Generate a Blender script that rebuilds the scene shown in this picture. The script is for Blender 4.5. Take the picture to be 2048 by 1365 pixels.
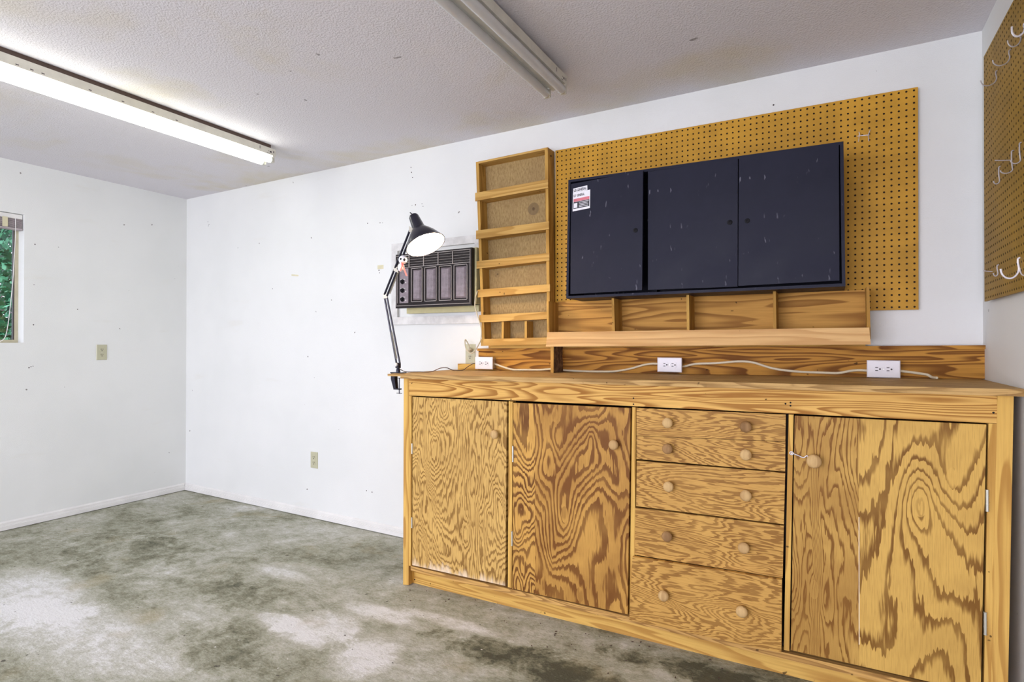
import bpy, bmesh, math, random
from mathutils import Vector, Matrix
random.seed(7)
for o in list(bpy.data.objects): bpy.data.objects.remove(o)
S = bpy.context.scene
COL = S.collection

# ------------------------------------------------------------------ camera
FPX = 1133.763
YA, PI_, RO = [math.radians(v) for v in (-29.492, 0.2919, 0.0627)]
CAM = Vector((4.7517, -2.813, 1.2195))
Fv = Vector((math.sin(YA)*math.cos(PI_), math.cos(YA)*math.cos(PI_), math.sin(PI_)))
Rv = Vector((math.cos(YA), -math.sin(YA), 0)); Uv = Rv.cross(Fv)
R2 = Rv*math.cos(RO)+Uv*math.sin(RO); U2 = -Rv*math.sin(RO)+Uv*math.cos(RO)
cd = bpy.data.cameras.new('camera'); cam = bpy.data.objects.new('camera', cd); COL.objects.link(cam)
cd.sensor_width = 36; cd.lens = FPX*36/2048; cd.clip_start = 0.02
m = Matrix.Identity(4)
for i in range(3):
    m[i][0] = R2[i]; m[i][1] = U2[i]; m[i][2] = -Fv[i]; m[i][3] = CAM[i]
cam.matrix_world = m
S.camera = cam
S.view_settings.view_transform = 'Standard'; S.view_settings.look = 'None'
S.view_settings.gamma = 1; S.view_settings.use_curve_mapping = False
S.view_settings.exposure = 0.85

# ------------------------------------------------------------------ world and daylight
W_ = bpy.data.worlds.new('sky'); S.world = W_; W_.use_nodes = True
bg = W_.node_tree.nodes['Background']; bg.inputs[0].default_value = (0.82, 0.85, 1.0, 1); bg.inputs[1].default_value = 1.75
def area(name, loc, rot, sx, sy, power, color):
    l = bpy.data.lights.new(name, 'AREA'); l.shape = 'RECTANGLE'; l.size = sx; l.size_y = sy
    l.energy = power; l.color = color
    o = bpy.data.objects.new(name, l); COL.objects.link(o); o.location = loc; o.rotation_euler = rot
    return o
# added area lamp standing in for daylight from an unseen, assumed garage door
area('daylight_fill', (2.9, -6.35, 1.15), (math.radians(90), 0, 0), 4.4, 2.1, 110, (0.89, 0.86, 1.0))

def un(px, py, ax, v):
    """measured photo point -> real point on the plane where coordinate ax equals v"""
    d = Fv + R2*((px-1024)/FPX) - U2*((py-682.5)/FPX)
    t = (v-CAM[ax])/d[ax]
    return CAM + d*t
def at_depth(px, py, z):
    return CAM + (Fv + R2*((px-1024)/FPX) - U2*((py-682.5)/FPX))*z

# ------------------------------------------------------------------ node helper
class NM:
    def __init__(s, name, rough=0.6, metal=0.0, spec=0.5):
        s.m = bpy.data.materials.new(name); s.m.use_nodes = True
        s.t = s.m.node_tree; s.n = s.t.nodes; s.l = s.t.links
        s.b = s.n['Principled BSDF']
        s.b.inputs['Roughness'].default_value = rough; s.b.inputs['Metallic'].default_value = metal
        s.b.inputs['Specular IOR Level'].default_value = spec
        s.tc = None
    def new(s, k): return s.n.new(k)
    def put(s, inp, v):
        if isinstance(v, (int, float)): inp.default_value = v
        elif isinstance(v, (tuple, list)):
            inp.default_value = tuple(v) + ((1,) if len(v) == 3 and len(inp.default_value) == 4 else ())
        else: s.l.new(v, inp)
    def coord(s, kind='Object'):
        if not s.tc: s.tc = s.new('ShaderNodeTexCoord')
        return s.tc.outputs[kind]
    def mapv(s, v, sc=(1,1,1), loc=(0,0,0)):
        n = s.new('ShaderNodeMapping'); s.l.new(v, n.inputs[0]); n.inputs['Scale'].default_value = sc
        n.inputs['Location'].default_value = loc; return n.outputs[0]
    def sep(s, v):
        n = s.new('ShaderNodeSeparateXYZ'); s.l.new(v, n.inputs[0]); return n.outputs
    def math(s, op, a, b=0.0, c=0.0, clamp=False):
        n = s.new('ShaderNodeMath'); n.operation = op; n.use_clamp = clamp
        s.put(n.inputs[0], a); s.put(n.inputs[1], b); s.put(n.inputs[2], c); return n.outputs[0]
    def noise(s, v, scale, detail=3, rough=0.5, dist=0.0):
        n = s.new('ShaderNodeTexNoise'); s.l.new(v, n.inputs['Vector']); n.inputs['Scale'].default_value = scale
        n.inputs['Detail'].default_value = detail; n.inputs['Roughness'].default_value = rough
        n.inputs['Distortion'].default_value = dist; return n.outputs[0]
    def smooth(s, v, a, b, lo=0.0, hi=1.0):
        n = s.new('ShaderNodeMapRange'); n.interpolation_type = 'SMOOTHSTEP'; s.l.new(v, n.inputs[0])
        for i, q in enumerate((a, b, lo, hi)): s.put(n.inputs[1+i], q)
        return n.outputs[0]
    def mix(s, f, a, b, mode='MIX'):
        n = s.new('ShaderNodeMix'); n.data_type = 'RGBA'; n.blend_type = mode
        s.put(n.inputs[0], f); s.put(n.inputs[6], a); s.put(n.inputs[7], b); return n.outputs[2]
    def ramp(s, v, stops):
        n = s.new('ShaderNodeValToRGB'); s.l.new(v, n.inputs[0]); e = n.color_ramp.elements
        while len(e) < len(stops): e.new(0.5)
        for q, (p, c) in zip(e, stops): q.position = p; q.color = (*c, 1)
        return n.outputs[0]
    def bump(s, h, strength=0.3, dist=0.002):
        n = s.new('ShaderNodeBump'); s.l.new(h, n.inputs['Height']); n.inputs['Strength'].default_value = strength
        n.inputs['Distance'].default_value = dist; s.l.new(n.outputs[0], s.b.inputs['Normal'])
    def col(s, c): s.put(s.b.inputs['Base Color'], c); return s.m
    def rnd(s):
        n = s.new('ShaderNodeObjectInfo'); return n.outputs['Random']
    def ellipse(s, x, z, cx, cz, rx, rz, jag=None):
        dx = s.math('DIVIDE', s.math('SUBTRACT', x, cx), rx); dz = s.math('DIVIDE', s.math('SUBTRACT', z, cz), rz)
        r = s.math('ADD', s.math('MULTIPLY', dx, dx), s.math('MULTIPLY', dz, dz))
        if jag is not None: r = s.math('ADD', r, jag)
        return r

def plain(name, c, rough=0.6, metal=0.0, spec=0.5, var=0.06, scale=20, bump=0):
    k = NM(name, rough, metal, spec)
    n = k.noise(k.coord(), scale, 4, 0.6)
    k.col(k.mix(k.smooth(n, 0.3, 0.7), tuple(v*(1-var) for v in c), tuple(min(1, v*(1+var)) for v in c)))
    if bump: k.bump(k.noise(k.coord(), 200, 2), bump, 0.001)
    return k.m

def lumber(name, axis, light, dark, rings=9, seed=0.0, contrast=1.0, knots=True):
    """sawn softwood, grain running along axis"""
    k = NM(name, 0.62, 0, 0.12)
    r = k.rnd(); off = k.math('MULTIPLY_ADD', r, 31.0, seed)
    cmb = k.new('ShaderNodeCombineXYZ'); [k.l.new(off, cmb.inputs[i]) for i in range(3)]
    ad = k.new('ShaderNodeVectorMath'); ad.operation = 'ADD'; k.l.new(k.coord(), ad.inputs[0]); k.l.new(cmb.outputs[0], ad.inputs[1])
    v = ad.outputs[0]
    sc = [1, 1, 1]; sc[axis] = 0.06
    h = k.noise(k.mapv(v, tuple(sc)), 9, 2, 0.45, 0.25)
    if knots:
        h2 = k.noise(k.mapv(v, tuple(0.35 if i == axis else 1 for i in range(3))), 5, 1, 0.4)
        h = k.math('ADD', h, k.math('MULTIPLY', h2, 0.35))
    f = k.math('FRACT', k.math('MULTIPLY', h, rings))
    band = k.math('MULTIPLY', k.smooth(f, 0.25, 0.85), k.smooth(f, 0.92, 1.0, 1.0, 0.0))
    fs = [160, 160, 160]; fs[axis] = 5
    fib = k.noise(k.mapv(v, tuple(fs)), 1.0, 3, 0.6)
    big = k.noise(v, 3.5, 3, 0.6)
    c = k.mix(k.math('MULTIPLY', band, 0.62*contrast), light, dark)
    c = k.mix(k.smooth(fib, 0.35, 0.75, 0.0, 0.28), c, dark)
    c = k.mix(k.smooth(big, 0.35, 0.75, 0.0, 0.30), c, tuple(0.55*a+0.45*b for a, b in zip(light, dark)))
    sp = k.noise(v, 38, 1, 0.5)
    c = k.mix(k.smooth(sp, 0.76, 0.80, 0.0, 0.8), c, (0.05, 0.025, 0.01))
    k.bump(fib, 0.25, 0.001)
    return k.col(c)

def plywood(name, light, dark, axis=2, seed=0.0, sx=3.0, sz=1.0, rings=13, knots=(), plugs=(), lines=(), stain=None, red=None, jag=0.035, mixc=1.0, pale=None, split=None, duty=0.42):
    """rotary cut fir: bold contour grain.  knots: (x,z,size,amount)  plugs: (x,z,rx,rz)"""
    k = NM(name, 0.5, 0, 0.15)
    o = k.coord(); xyz = k.sep(o); X, Z = xyz[0], xyz[2]
    A = (X, Z) if axis == 2 else (Z, X)
    cmb = k.new('ShaderNodeCombineXYZ'); k.l.new(k.math('MULTIPLY', A[0], sx), cmb.inputs[0]); k.l.new(k.math('MULTIPLY', A[1], sz), cmb.inputs[1]); cmb.inputs[2].default_value = seed
    h = k.noise(cmb.outputs[0], 1.0, 2.0, 0.42, 0.55)
    cm2 = k.new('ShaderNodeCombineXYZ'); k.l.new(k.math('MULTIPLY', A[0], 95), cm2.inputs[0]); k.l.new(k.math('MULTIPLY', A[1], 9), cm2.inputs[1]); cm2.inputs[2].default_value = seed
    j = k.noise(cm2.outputs[0], 1.0, 2, 0.6)
    h = k.math('ADD', h, k.math('MULTIPLY', j, jag))
    for (kx, kz, s, a) in knots:
        r = k.ellipse(X, Z, kx, kz, s*(0.55 if axis == 2 else 1.6), s*(1.6 if axis == 2 else 0.55))
        h = k.math('ADD', h, k.math('DIVIDE', a, k.math('ADD', r, 1.0)))
    if split is not None:      # neighbouring veneer sheet: a different run of grain beyond the joint
        cm4 = k.new('ShaderNodeCombineXYZ'); k.l.new(k.math('MULTIPLY', A[0], sx*split[1]), cm4.inputs[0]); k.l.new(k.math('MULTIPLY', A[1], sz*split[2]), cm4.inputs[1]); cm4.inputs[2].default_value = seed+9.3
        hb = k.math('MULTIPLY', k.math('ADD', k.noise(cm4.outputs[0], 1.0, 2.0, 0.42, 0.5), k.math('MULTIPLY', j, jag)), split[3])
        mk = k.math('LESS_THAN', X, split[0])
        h = k.math('ADD', k.math('MULTIPLY', mk, hb), k.math('MULTIPLY', k.math('SUBTRACT', 1.0, mk), h))
    pm = None
    for (kx, kz, rx, rz) in plugs:
        e = k.math('LESS_THAN', k.ellipse(X, Z, kx, kz, rx, rz), 1.0)
        pm = e if pm is None else k.math('MAXIMUM', pm, e)
    if pm is not None:
        h = k.math('ADD', h, k.math('MULTIPLY', pm, 0.37))
    f = k.math('FRACT', k.math('MULTIPLY', h, rings))
    band = k.math('MULTIPLY', k.smooth(f, duty, duty+0.24), k.smooth(f, 0.95, 1.0, 1.0, 0.0))
    cm3 = k.new('ShaderNodeCombineXYZ'); k.l.new(k.math('MULTIPLY', A[0], 330), cm3.inputs[0]); k.l.new(k.math('MULTIPLY', A[1], 12), cm3.inputs[1])
    fib = k.noise(cm3.outputs[0], 1.0, 2, 0.7)
    big = k.noise(k.mapv(o, (1, 1, 1), (seed, seed, seed)), 4.5, 3, 0.6)
    mid = tuple(0.6*a+0.4*b for a, b in zip(light, dark))
    base = k.mix(k.smooth(big, 0.35, 0.7, 0.0, 0.45), light, mid)
    if pm is not None: base = k.mix(k.math('MULTIPLY', pm, 0.7), base, light)
    if pm is not None: band = k.math('MULTIPLY', band, k.math('SUBTRACT', 1.0, k.math('MULTIPLY', pm, 0.6)))
    fade = k.smooth(k.noise(k.mapv(o, (1, 1, 1), (seed+4, 2, seed)), 6, 2), 0.3, 0.6, 0.7, 1.0)
    c = k.mix(k.math('MULTIPLY', k.math('MULTIPLY', band, fade), 0.92*mixc), base, dark)
    c = k.mix(k.smooth(fib, 0.4, 0.8, 0.0, 0.32), c, dark)
    if red is not None:        # darker weathered zone: x < red[0]
        lo, hi = (red[1], 0.0) if not red[2] else (0.0, red[1])
        c = k.mix(k.math('MULTIPLY', k.smooth(X, red[0]-0.001, red[0]+0.001, lo, hi), k.smooth(big, 0.3, 0.65, 0.55, 1.25)), c, (0.22, 0.085, 0.016))
    if pale is not None:       # bleached water damage close to the lower edge
        pz = k.math('ADD', Z, k.math('MULTIPLY', k.noise(cm2.outputs[0], 0.35, 3, 0.6), pale[1]))
        c = k.mix(k.smooth(pz, pale[0], pale[0]+0.05, 0.7, 0.0), c, (0.86, 0.72, 0.55))
    for (lx, z0, z1) in lines:
        mline = k.math('MULTIPLY', k.math('LESS_THAN', k.math('ABSOLUTE', k.math('SUBTRACT', X, lx)), 0.0011),
                       k.math('MULTIPLY', k.math('GREATER_THAN', Z, z0), k.math('LESS_THAN', Z, z1)))
        c = k.mix(mline, c, (0.95, 0.82, 0.6))
    k.bump(band, 0.15, 0.0008)
    return k.col(c)

# ------------------------------------------------------------------ object helpers
def link(o, parent=None):
    COL.objects.link(o)
    if parent is not None:
        o.parent = parent
    return o
def wloc(o):
    v = Vector(o.location); p = o.parent
    while p: v = v + Vector(p.location); p = p.parent
    return v
def obj(name, bm, mat, parent=None, origin=None, smooth=False, bevel=0, mats=None):
    """bm is in world coordinates"""
    if bevel: bmesh.ops.bevel(bm, geom=[e for e in bm.edges if len(e.link_faces) == 2 and e.calc_face_angle(0) > 0.5], offset=bevel, segments=1, affect='EDGES', profile=0.5)
    bmesh.ops.recalc_face_normals(bm, faces=bm.faces)
    if origin is None:
        c = [Vector(v.co) for v in bm.verts]
        origin = Vector((min(v.x for v in c), min(v.y for v in c), min(v.z for v in c)))
    origin = Vector(origin)
    for v in bm.verts: v.co -= origin
    me = bpy.data.meshes.new(name); bm.to_mesh(me); bm.free()
    for q in (mats or [mat]): me.materials.append(q)
    if smooth:
        for p in me.polygons: p.use_smooth = True
        try: me.set_sharp_from_angle(angle=math.radians(40))
        except Exception: pass
    o = bpy.data.objects.new(name, me)
    link(o, parent)
    o.location = origin - (wloc(parent) if parent else Vector())
    return o
def tag(o, label, cat, group=None, kind=None):
    o['label'] = label; o['category'] = cat
    if group: o['group'] = group
    if kind: o['kind'] = kind
    return o
def thing(name, label, cat, loc, group=None):
    o = bpy.data.objects.new(name, None); o.empty_display_size = 0.05; COL.objects.link(o); o.location = loc
    return tag(o, label, cat, group)
def struct(o): o['kind'] = 'structure'; return o

def hexa(bm, a, b):
    """a, b: two quads of 4 points, joined"""
    va = [bm.verts.new(p) for p in a]; vb = [bm.verts.new(p) for p in b]
    fs = [bm.faces.new(va), bm.faces.new(vb[::-1])]
    for i in range(4): fs.append(bm.faces.new((va[i], vb[i], vb[(i+1) % 4], va[(i+1) % 4])))
    return fs
def box(bm, x0, x1, y0, y1, z0, z1):
    return hexa(bm, [(x0, y0, z0), (x1, y0, z0), (x1, y0, z1), (x0, y0, z1)], [(x0, y1, z0), (x1, y1, z0), (x1, y1, z1), (x0, y1, z1)])
def B(*a):
    bm = bmesh.new(); box(bm, *a); return bm
def Q(px, y0, y1, bm=None):
    """px: TL,TR,BR,BL measured photo corners of the face on plane y0; thickness runs back to y1"""
    bm = bm or bmesh.new()
    p = [un(*q, 1, y0) for q in px]
    hexa(bm, [(v.x, y0, v.z) for v in p], [(v.x, y1, v.z) for v in p])
    return bm
def QQ(c, y0, y1, bm=None):
    """c: TL,TR,BR,BL as (x,z)"""
    bm = bm or bmesh.new()
    hexa(bm, [(x, y0, z) for x, z in c], [(x, y1, z) for x, z in c]); return bm
def frame_of(d):
    d = d.normalized(); a = Vector((0, 0, 1)) if abs(d.z) < 0.9 else Vector((1, 0, 0))
    u = d.cross(a).normalized(); return u, d.cross(u).normalized()
def tube(bm, pts, r, n=8, cap=True, closed=False):
    pts = [Vector(p) for p in pts]; rings = []
    u = None
    for i, p in enumerate(pts):
        if closed: d = pts[(i+1) % len(pts)]-pts[i-1]
        else: d = pts[min(i+1, len(pts)-1)]-pts[max(i-1, 0)]
        d.normalize()
        if u is None: u, v = frame_of(d)
        else:
            u = (u-d*u.dot(d)).normalized(); v = d.cross(u)
        rr = r[i] if isinstance(r, (list, tuple)) else r
        rings.append([bm.verts.new(p+(u*math.cos(2*math.pi*k/n)+v*math.sin(2*math.pi*k/n))*rr) for k in range(n)])
    rng = range(len(rings)) if closed else range(len(rings)-1)
    for i in rng:
        a, b = rings[i], rings[(i+1) % len(rings)]
        for k in range(n): bm.faces.new((a[k], a[(k+1) % n], b[(k+1) % n], b[k]))
    if cap and not closed: bm.faces.new(rings[0][::-1]); bm.faces.new(rings[-1])
def lathe(bm, c, axis, prof, n=24, cap0=True, cap1=True):
    """prof: (distance along axis, radius)"""
    c = Vector(c); axis = Vector(axis).normalized(); u, v = frame_of(axis); rings = []
    for t, r in prof:
        rings.append([bm.verts.new(c+axis*t+(u*math.cos(2*math.pi*k/n)+v*math.sin(2*math.pi*k/n))*max(r, 1e-5)) for k in range(n)])
    for a, b in zip(rings, rings[1:]):
        for k in range(n): bm.faces.new((a[k], a[(k+1) % n], b[(k+1) % n], b[k]))
    if cap0: bm.faces.new(rings[0][::-1])
    if cap1: bm.faces.new(rings[-1])
def spline(pts, n=6):
    pts = [Vector(p) for p in pts]; out = []
    P = [pts[0]*2-pts[1]]+pts+[pts[-1]*2-pts[-2]]
    for i in range(1, len(P)-2):
        for k in range(n):
            t = k/n; a, b, c, d = P[i-1:i+3]
            out.append(0.5*((2*b)+(c-a)*t+(2*a-5*b+4*c-d)*t*t+(3*b-a-3*c+d)*t**3))
    out.append(pts[-1]); return out

# ------------------------------------------------------------------ materials
WX, H = 5.2594, 2.44
def wallmat():
    k = NM('painted_wall', 0.55, 0, 0.3)
    o = k.coord(); xyz = k.sep(o)
    big = k.noise(o, 1.3, 3, 0.6); fine = k.noise(o, 260, 3, 0.6)
    c = k.mix(k.smooth(big, 0.35, 0.7), (0.78, 0.795, 0.775), (0.74, 0.758, 0.738))
    st = k.noise(k.mapv(o, (1, 1, 4)), 2.3, 4, 0.6)
    c = k.mix(k.smooth(st, 0.60, 0.80, 0.0, 0.35), c, (0.70, 0.68, 0.60))
    s1 = k.noise(o, 26, 1, 0.4)
    c = k.mix(k.smooth(s1, 0.795, 0.82, 0.0, 0.8), c, (0.12, 0.10, 0.09))
    k.bump(fine, 0.5, 0.002)
    return k.col(c)
def ceilmat():
    k = NM('textured_ceiling', 0.8, 0, 0.2)
    o = k.coord(); big = k.noise(o, 1.1, 4, 0.6, 0.4)
    tex = k.noise(o, 120, 3, 0.6)
    c = k.mix(k.smooth(big, 0.48, 0.72), (0.74, 0.72, 0.755), (0.70, 0.65, 0.55))
    s1 = k.noise(o, 17, 1, 0.4)
    c = k.mix(k.smooth(s1, 0.80, 0.82, 0.0, 0.6), c, (0.12, 0.10, 0.09))
    k.bump(tex, 1.0, 0.0045)
    return k.col(c)
def floormat():
    k = NM('worn_concrete', 0.75, 0, 0.25)
    o = k.coord(); xyz = k.sep(o)
    a = k.noise(k.mapv(o, (1, 1.5, 1)), 1.6, 6, 0.62, 0.5); b = k.noise(o, 7, 8, 0.70, 0.4); f = k.noise(k.mapv(o, (1, 1.6, 1)), 75, 5, 0.75)
    mid = k.noise(k.mapv(o, (1, 1.7, 1)), 20, 6, 0.75)
    v = k.math('ADD', k.math('MULTIPLY', a, 0.36), k.math('ADD', k.math('MULTIPLY', b, 0.24), k.math('ADD', k.math('MULTIPLY', mid, 0.22), k.math('MULTIPLY', f, 0.18))))
    jag = k.math('MULTIPLY', k.math('SUBTRACT', b, 0.5), 3.2)
    for (cx, cy, rx, ry, w) in FLOORSPOTS:
        e = k.ellipse(xyz[0], xyz[1], cx, cy, rx, ry, jag)
        v = k.math('ADD', v, k.smooth(e, 0.0, 1.3, w, 0.0))
    c = k.ramp(v, [(0.37, (0.09, 0.09, 0.06)), (0.44, (0.24, 0.24, 0.165)), (0.50, (0.40, 0.40, 0.31)), (0.56, (0.55, 0.55, 0.48)), (0.64, (0.80, 0.80, 0.79))])
    yel = k.noise(o, 2.7, 3, 0.6)
    c = k.mix(k.smooth(yel, 0.58, 0.74, 0.0, 0.32), c, (0.42, 0.34, 0.17))
    sp = k.noise(o, 33, 1, 0.4)
    c = k.mix(k.smooth(sp, 0.79, 0.81, 0.0, 0.8), c, (0.06, 0.05, 0.04))
    sp2 = k.noise(k.mapv(o, (1, 1, 1), (5, 5, 5)), 40, 1, 0.4)
    c = k.mix(k.smooth(sp2, 0.80, 0.81, 0.0, 0.8), c, (0.85, 0.85, 0.82))
    k.bump(k.math('ADD', mid, k.math('MULTIPLY', f, 0.5)), 0.8, 0.008)
    return k.col(c)
def fspot(px, py, rx, ry, w):
    p = un(px, py, 2, 0.0); return (p.x, p.y, rx, ry, w)
FLOORSPOTS = [fspot(640, 1250, 0.22, 0.16, 0.17), fspot(720, 1310, 0.16, 0.16, 0.15), fspot(560, 1235, 0.16, 0.07, 0.14), fspot(760, 1220, 0.22, 0.07, 0.13),
              fspot(40, 1185, 0.55, 0.25, 0.12), fspot(150, 1260, 0.45, 0.22, 0.10), fspot(900, 1240, 0.28, 0.05, 0.12), fspot(560, 1140, 0.25, 0.06, 0.08),
              fspot(250, 1100, 0.6, 0.30, -0.05), fspot(430, 1290, 0.25, 0.15, -0.07), fspot(1050, 1320, 0.42, 0.11, -0.13), fspot(1400, 1350, 0.4, 0.08, -0.12), fspot(800, 1160, 0.3, 0.08, 0.03),
              fspot(450, 1180, 0.35, 0.12, -0.05)]

M = {}
M['wall'] = wallmat(); M['ceil'] = ceilmat(); M['floor'] = floormat()
M['trim'] = plain('white_trim_paint', (0.76, 0.755, 0.73), 0.45, var=0.05, scale=7)
LP, DP = (0.72, 0.455, 0.12), (0.33, 0.135, 0.025)
M['pine_x'] = lumber('pine_board_x', 0, LP, DP, 12)
M['pine_z'] = lumber('pine_board_z', 2, LP, DP, 9)
M['rack_x'] = lumber('rack_pine_x', 0, (0.60, 0.375, 0.115), (0.32, 0.155, 0.03), 8, 3.1)
M['rack_z'] = lumber('rack_pine_z', 2, (0.56, 0.335, 0.085), (0.30, 0.14, 0.025), 8, 5.1)
M['splash'] = lumber('knotty_pine_board', 0, (0.58, 0.29, 0.055), (0.15, 0.05, 0.01), 17, 1.7, 1.55)
M['rail'] = lumber('pine_rail', 0, (0.74, 0.45, 0.13), (0.30, 0.12, 0.022), 17, 7.7, 1.5)
M['ply_edge'] = lumber('plywood_edge', 0, (0.64, 0.38, 0.12), (0.18, 0.075, 0.02), 34, 2.2, 1.1, False)
M['mdf'] = plain('brown_hardboard', (0.42, 0.29, 0.14), 0.75, var=0.22, scale=70)
M['peg'] = plain('pegboard_tan', (0.52, 0.275, 0.03), 0.5, spec=0.2, var=0.14, scale=6)
M['peg2'] = plain('pegboard_brown', (0.31, 0.18, 0.015), 0.5, spec=0.12, var=0.14, scale=6)
M['pegin'] = plain('pegboard_core_shade', (0.03, 0.015, 0.006), 0.9)  # raw fibre core, coloured darker to put shade inside the peg holes
M['knob'] = lumber('turned_wood_knob', 2, (0.62, 0.42, 0.19), (0.33, 0.18, 0.07), 5, 2.0, 0.8, False)
M['knob_dark'] = lumber('dark_wood_knob', 2, (0.36, 0.21, 0.09), (0.14, 0.07, 0.03), 5, 2.0, 0.8, False)
def metalcab():
    k = NM('scuffed_dark_paint', 0.42, 0.0, 0.16)
    o = k.coord(); n = k.noise(o, 4, 4, 0.6); sc = k.noise(k.mapv(o, (1, 1, 0.35)), 55, 2, 0.5)
    c = k.mix(k.smooth(n, 0.3, 0.7), (0.010, 0.011, 0.024), (0.017, 0.018, 0.034))
    msk = k.math('MULTIPLY', k.smooth(sc, 0.665, 0.74), k.smooth(k.noise(o, 5, 2), 0.44, 0.56))
    c = k.mix(k.math('MULTIPLY', msk, 0.55), c, (0.22, 0.22, 0.27))
    k.put(k.b.inputs['Roughness'], k.smooth(n, 0.3, 0.7, 0.40, 0.6))
    return k.col(c)
M['steel'] = metalcab()
M['black'] = plain('black_plastic', (0.008, 0.008, 0.010), 0.6, spec=0.15)
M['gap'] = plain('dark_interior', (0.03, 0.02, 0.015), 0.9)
M['chrome'] = plain('bright_wire', (0.85, 0.84, 0.90), 0.35, 0.55)
M['wire'] = plain('grey_wire', (0.60, 0.59, 0.64), 0.32, 0.8)
M['zinc'] = plain('zinc_hinge', (0.62, 0.62, 0.55), 0.38, 0.7)
M['ivory'] = plain('ivory_plastic', (0.50, 0.49, 0.34), 0.35, var=0.03)
M['white_pl'] = plain('white_plastic', (0.84, 0.83, 0.86), 0.3, var=0.02)
M['slot'] = plain('outlet_slot', (0.05, 0.04, 0.04), 0.6)
M['cable'] = plain('cream_cable', (0.80, 0.72, 0.52), 0.45, var=0.04)
M['cord_ac'] = plain('grey_beige_cord', (0.52, 0.47, 0.34), 0.5)
M['cord_br'] = plain('brown_cord', (0.10, 0.05, 0.03), 0.5)
M['ac_br'] = plain('dark_brown_plastic', (0.012, 0.008, 0.008), 0.4, spec=0.25)
M['ac_pan'] = plain('wood_tone_panel', (0.24, 0.20, 0.22), 0.45, spec=0.5, var=0.18, scale=40)
M['ac_ln'] = plain('worn_brown_edge', (0.42, 0.38, 0.36), 0.4)
M['ac_case'] = plain('yellowed_case', (0.52, 0.48, 0.26), 0.45)
M['lamp'] = plain('navy_black_enamel', (0.015, 0.014, 0.028), 0.22, 0.3)
M['spring'] = plain('dull_spring_steel', (0.42, 0.40, 0.33), 0.4, 0.7)
M['fix'] = plain('aged_white_enamel', (0.66, 0.64, 0.56), 0.45, var=0.08, scale=9)
M['fixgap'] = plain('gap_shade_litter_brown', (0.10, 0.065, 0.05), 0.8)  # dark brown for the painted shade above the fixtures and for floor scraps
M['tube_off'] = plain('unlit_glass_tube', (0.62, 0.62, 0.62), 0.18, 0, 0.8, var=0.02)
M['shade_in'] = plain('white_shade_inside', (0.9, 0.88, 0.84), 0.4)
M['pink'] = plain('pink_ribbon', (0.85, 0.20, 0.16), 0.6)
M['bark'] = plain('rough_bark', (0.16, 0.095, 0.05), 0.9, var=0.55, scale=40, bump=1)
M['label_w'] = plain('white_sticker', (0.80, 0.80, 0.84), 0.5, var=0.02)
M['label_r'] = plain('red_print', (0.62, 0.16, 0.20), 0.5)
M['label_k'] = plain('black_print', (0.02, 0.02, 0.03), 0.5)
M['winframe'] = plain('tan_window_frame', (0.50, 0.46, 0.32), 0.5)
M['blind'] = plain('weathered_slat', (0.42, 0.37, 0.38), 0.6, var=0.2, scale=30)
M['actrim'] = plain('grimy_white_board', (0.66, 0.655, 0.64), 0.5, var=0.14, scale=14)
M['tape'] = plain('yellowed_tape', (0.66, 0.62, 0.42), 0.6)
def emis(name, c, s):
    k = NM(name); k.b.inputs['Emission Color'].default_value = (*c, 1); k.b.inputs['Emission Strength'].default_value = s
    k.b.inputs['Base Color'].default_value = (0.9, 0.9, 0.9, 1); return k.m
M['tube_on'] = emis('lit_fluorescent', (0.98, 1.0, 0.91), 5.2)
M['bulb'] = emis('lit_bulb', (1.0, 0.78, 0.52), 85.0)

# ------------------------------------------------------------------ room shell
def floor_z(x):
    if x < 2.83: return -0.015 + (x/2.83)*(-0.0022)
    return -0.0172+(x-2.83)*0.0147
YB = -6.4
bm = bmesh.new()
xs = [-0.12, 0.7, 1.4, 2.1, 2.6, 2.83, 3.1, 3.7, 4.3, 5.0, WX+0.12]; ys = [0.12, -1, -2, -3, -4, -5, YB]
g = [[bm.verts.new((x, y, floor_z(x))) for y in ys] for x in xs]
g2 = [[bm.verts.new((x, y, -0.2)) for y in ys] for x in xs]
for i in range(len(xs)-1):
    for j in range(len(ys)-1):
        bm.faces.new((g[i][j], g[i+1][j], g[i+1][j+1], g[i][j+1])); bm.faces.new((g2[i][j], g2[i][j+1], g2[i+1][j+1], g2[i+1][j]))
for i in range(len(xs)-1):
    bm.faces.new((g[i][0], g2[i][0], g2[i+1][0], g[i+1][0])); bm.faces.new((g[i][-1], g[i+1][-1], g2[i+1][-1], g2[i][-1]))
for j in range(len(ys)-1):
    bm.faces.new((g[0][j], g[0][j+1], g2[0][j+1], g2[0][j])); bm.faces.new((g[-1][j], g2[-1][j], g2[-1][j+1], g[-1][j+1]))
struct(obj('floor', bm, M['floor'], origin=(0, 0, 0), smooth=True))
struct(obj('ceiling', B(-0.12, WX+0.12, YB, 0.12, H, H+0.12), M['ceil'], origin=(0, 0, 0)))
struct(obj('wall_back', B(-0.12, WX+0.12, 0, 0.12, -0.1, H), M['wall'], origin=(0, 0, 0)))
struct(obj('wall_right', B(WX, WX+0.12, YB, 0, -0.1, H), M['wall'], origin=(0, 0, 0)))
# left wall with the window opening
wy1, wz0, wz1 = -1.106, 1.2235, 2.0896; wy0 = wy1-1.15
bm = bmesh.new()
for a in ((-0.12, 0, YB, wy0, -0.1, H), (-0.12, 0, wy1, 0, -0.1, H), (-0.12, 0, wy0, wy1, -0.1, wz0), (-0.12, 0, wy0, wy1, wz1, H)): box(bm, *a)
struct(obj('wall_left', bm, M['wall'], origin=(0, 0, 0)))
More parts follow.
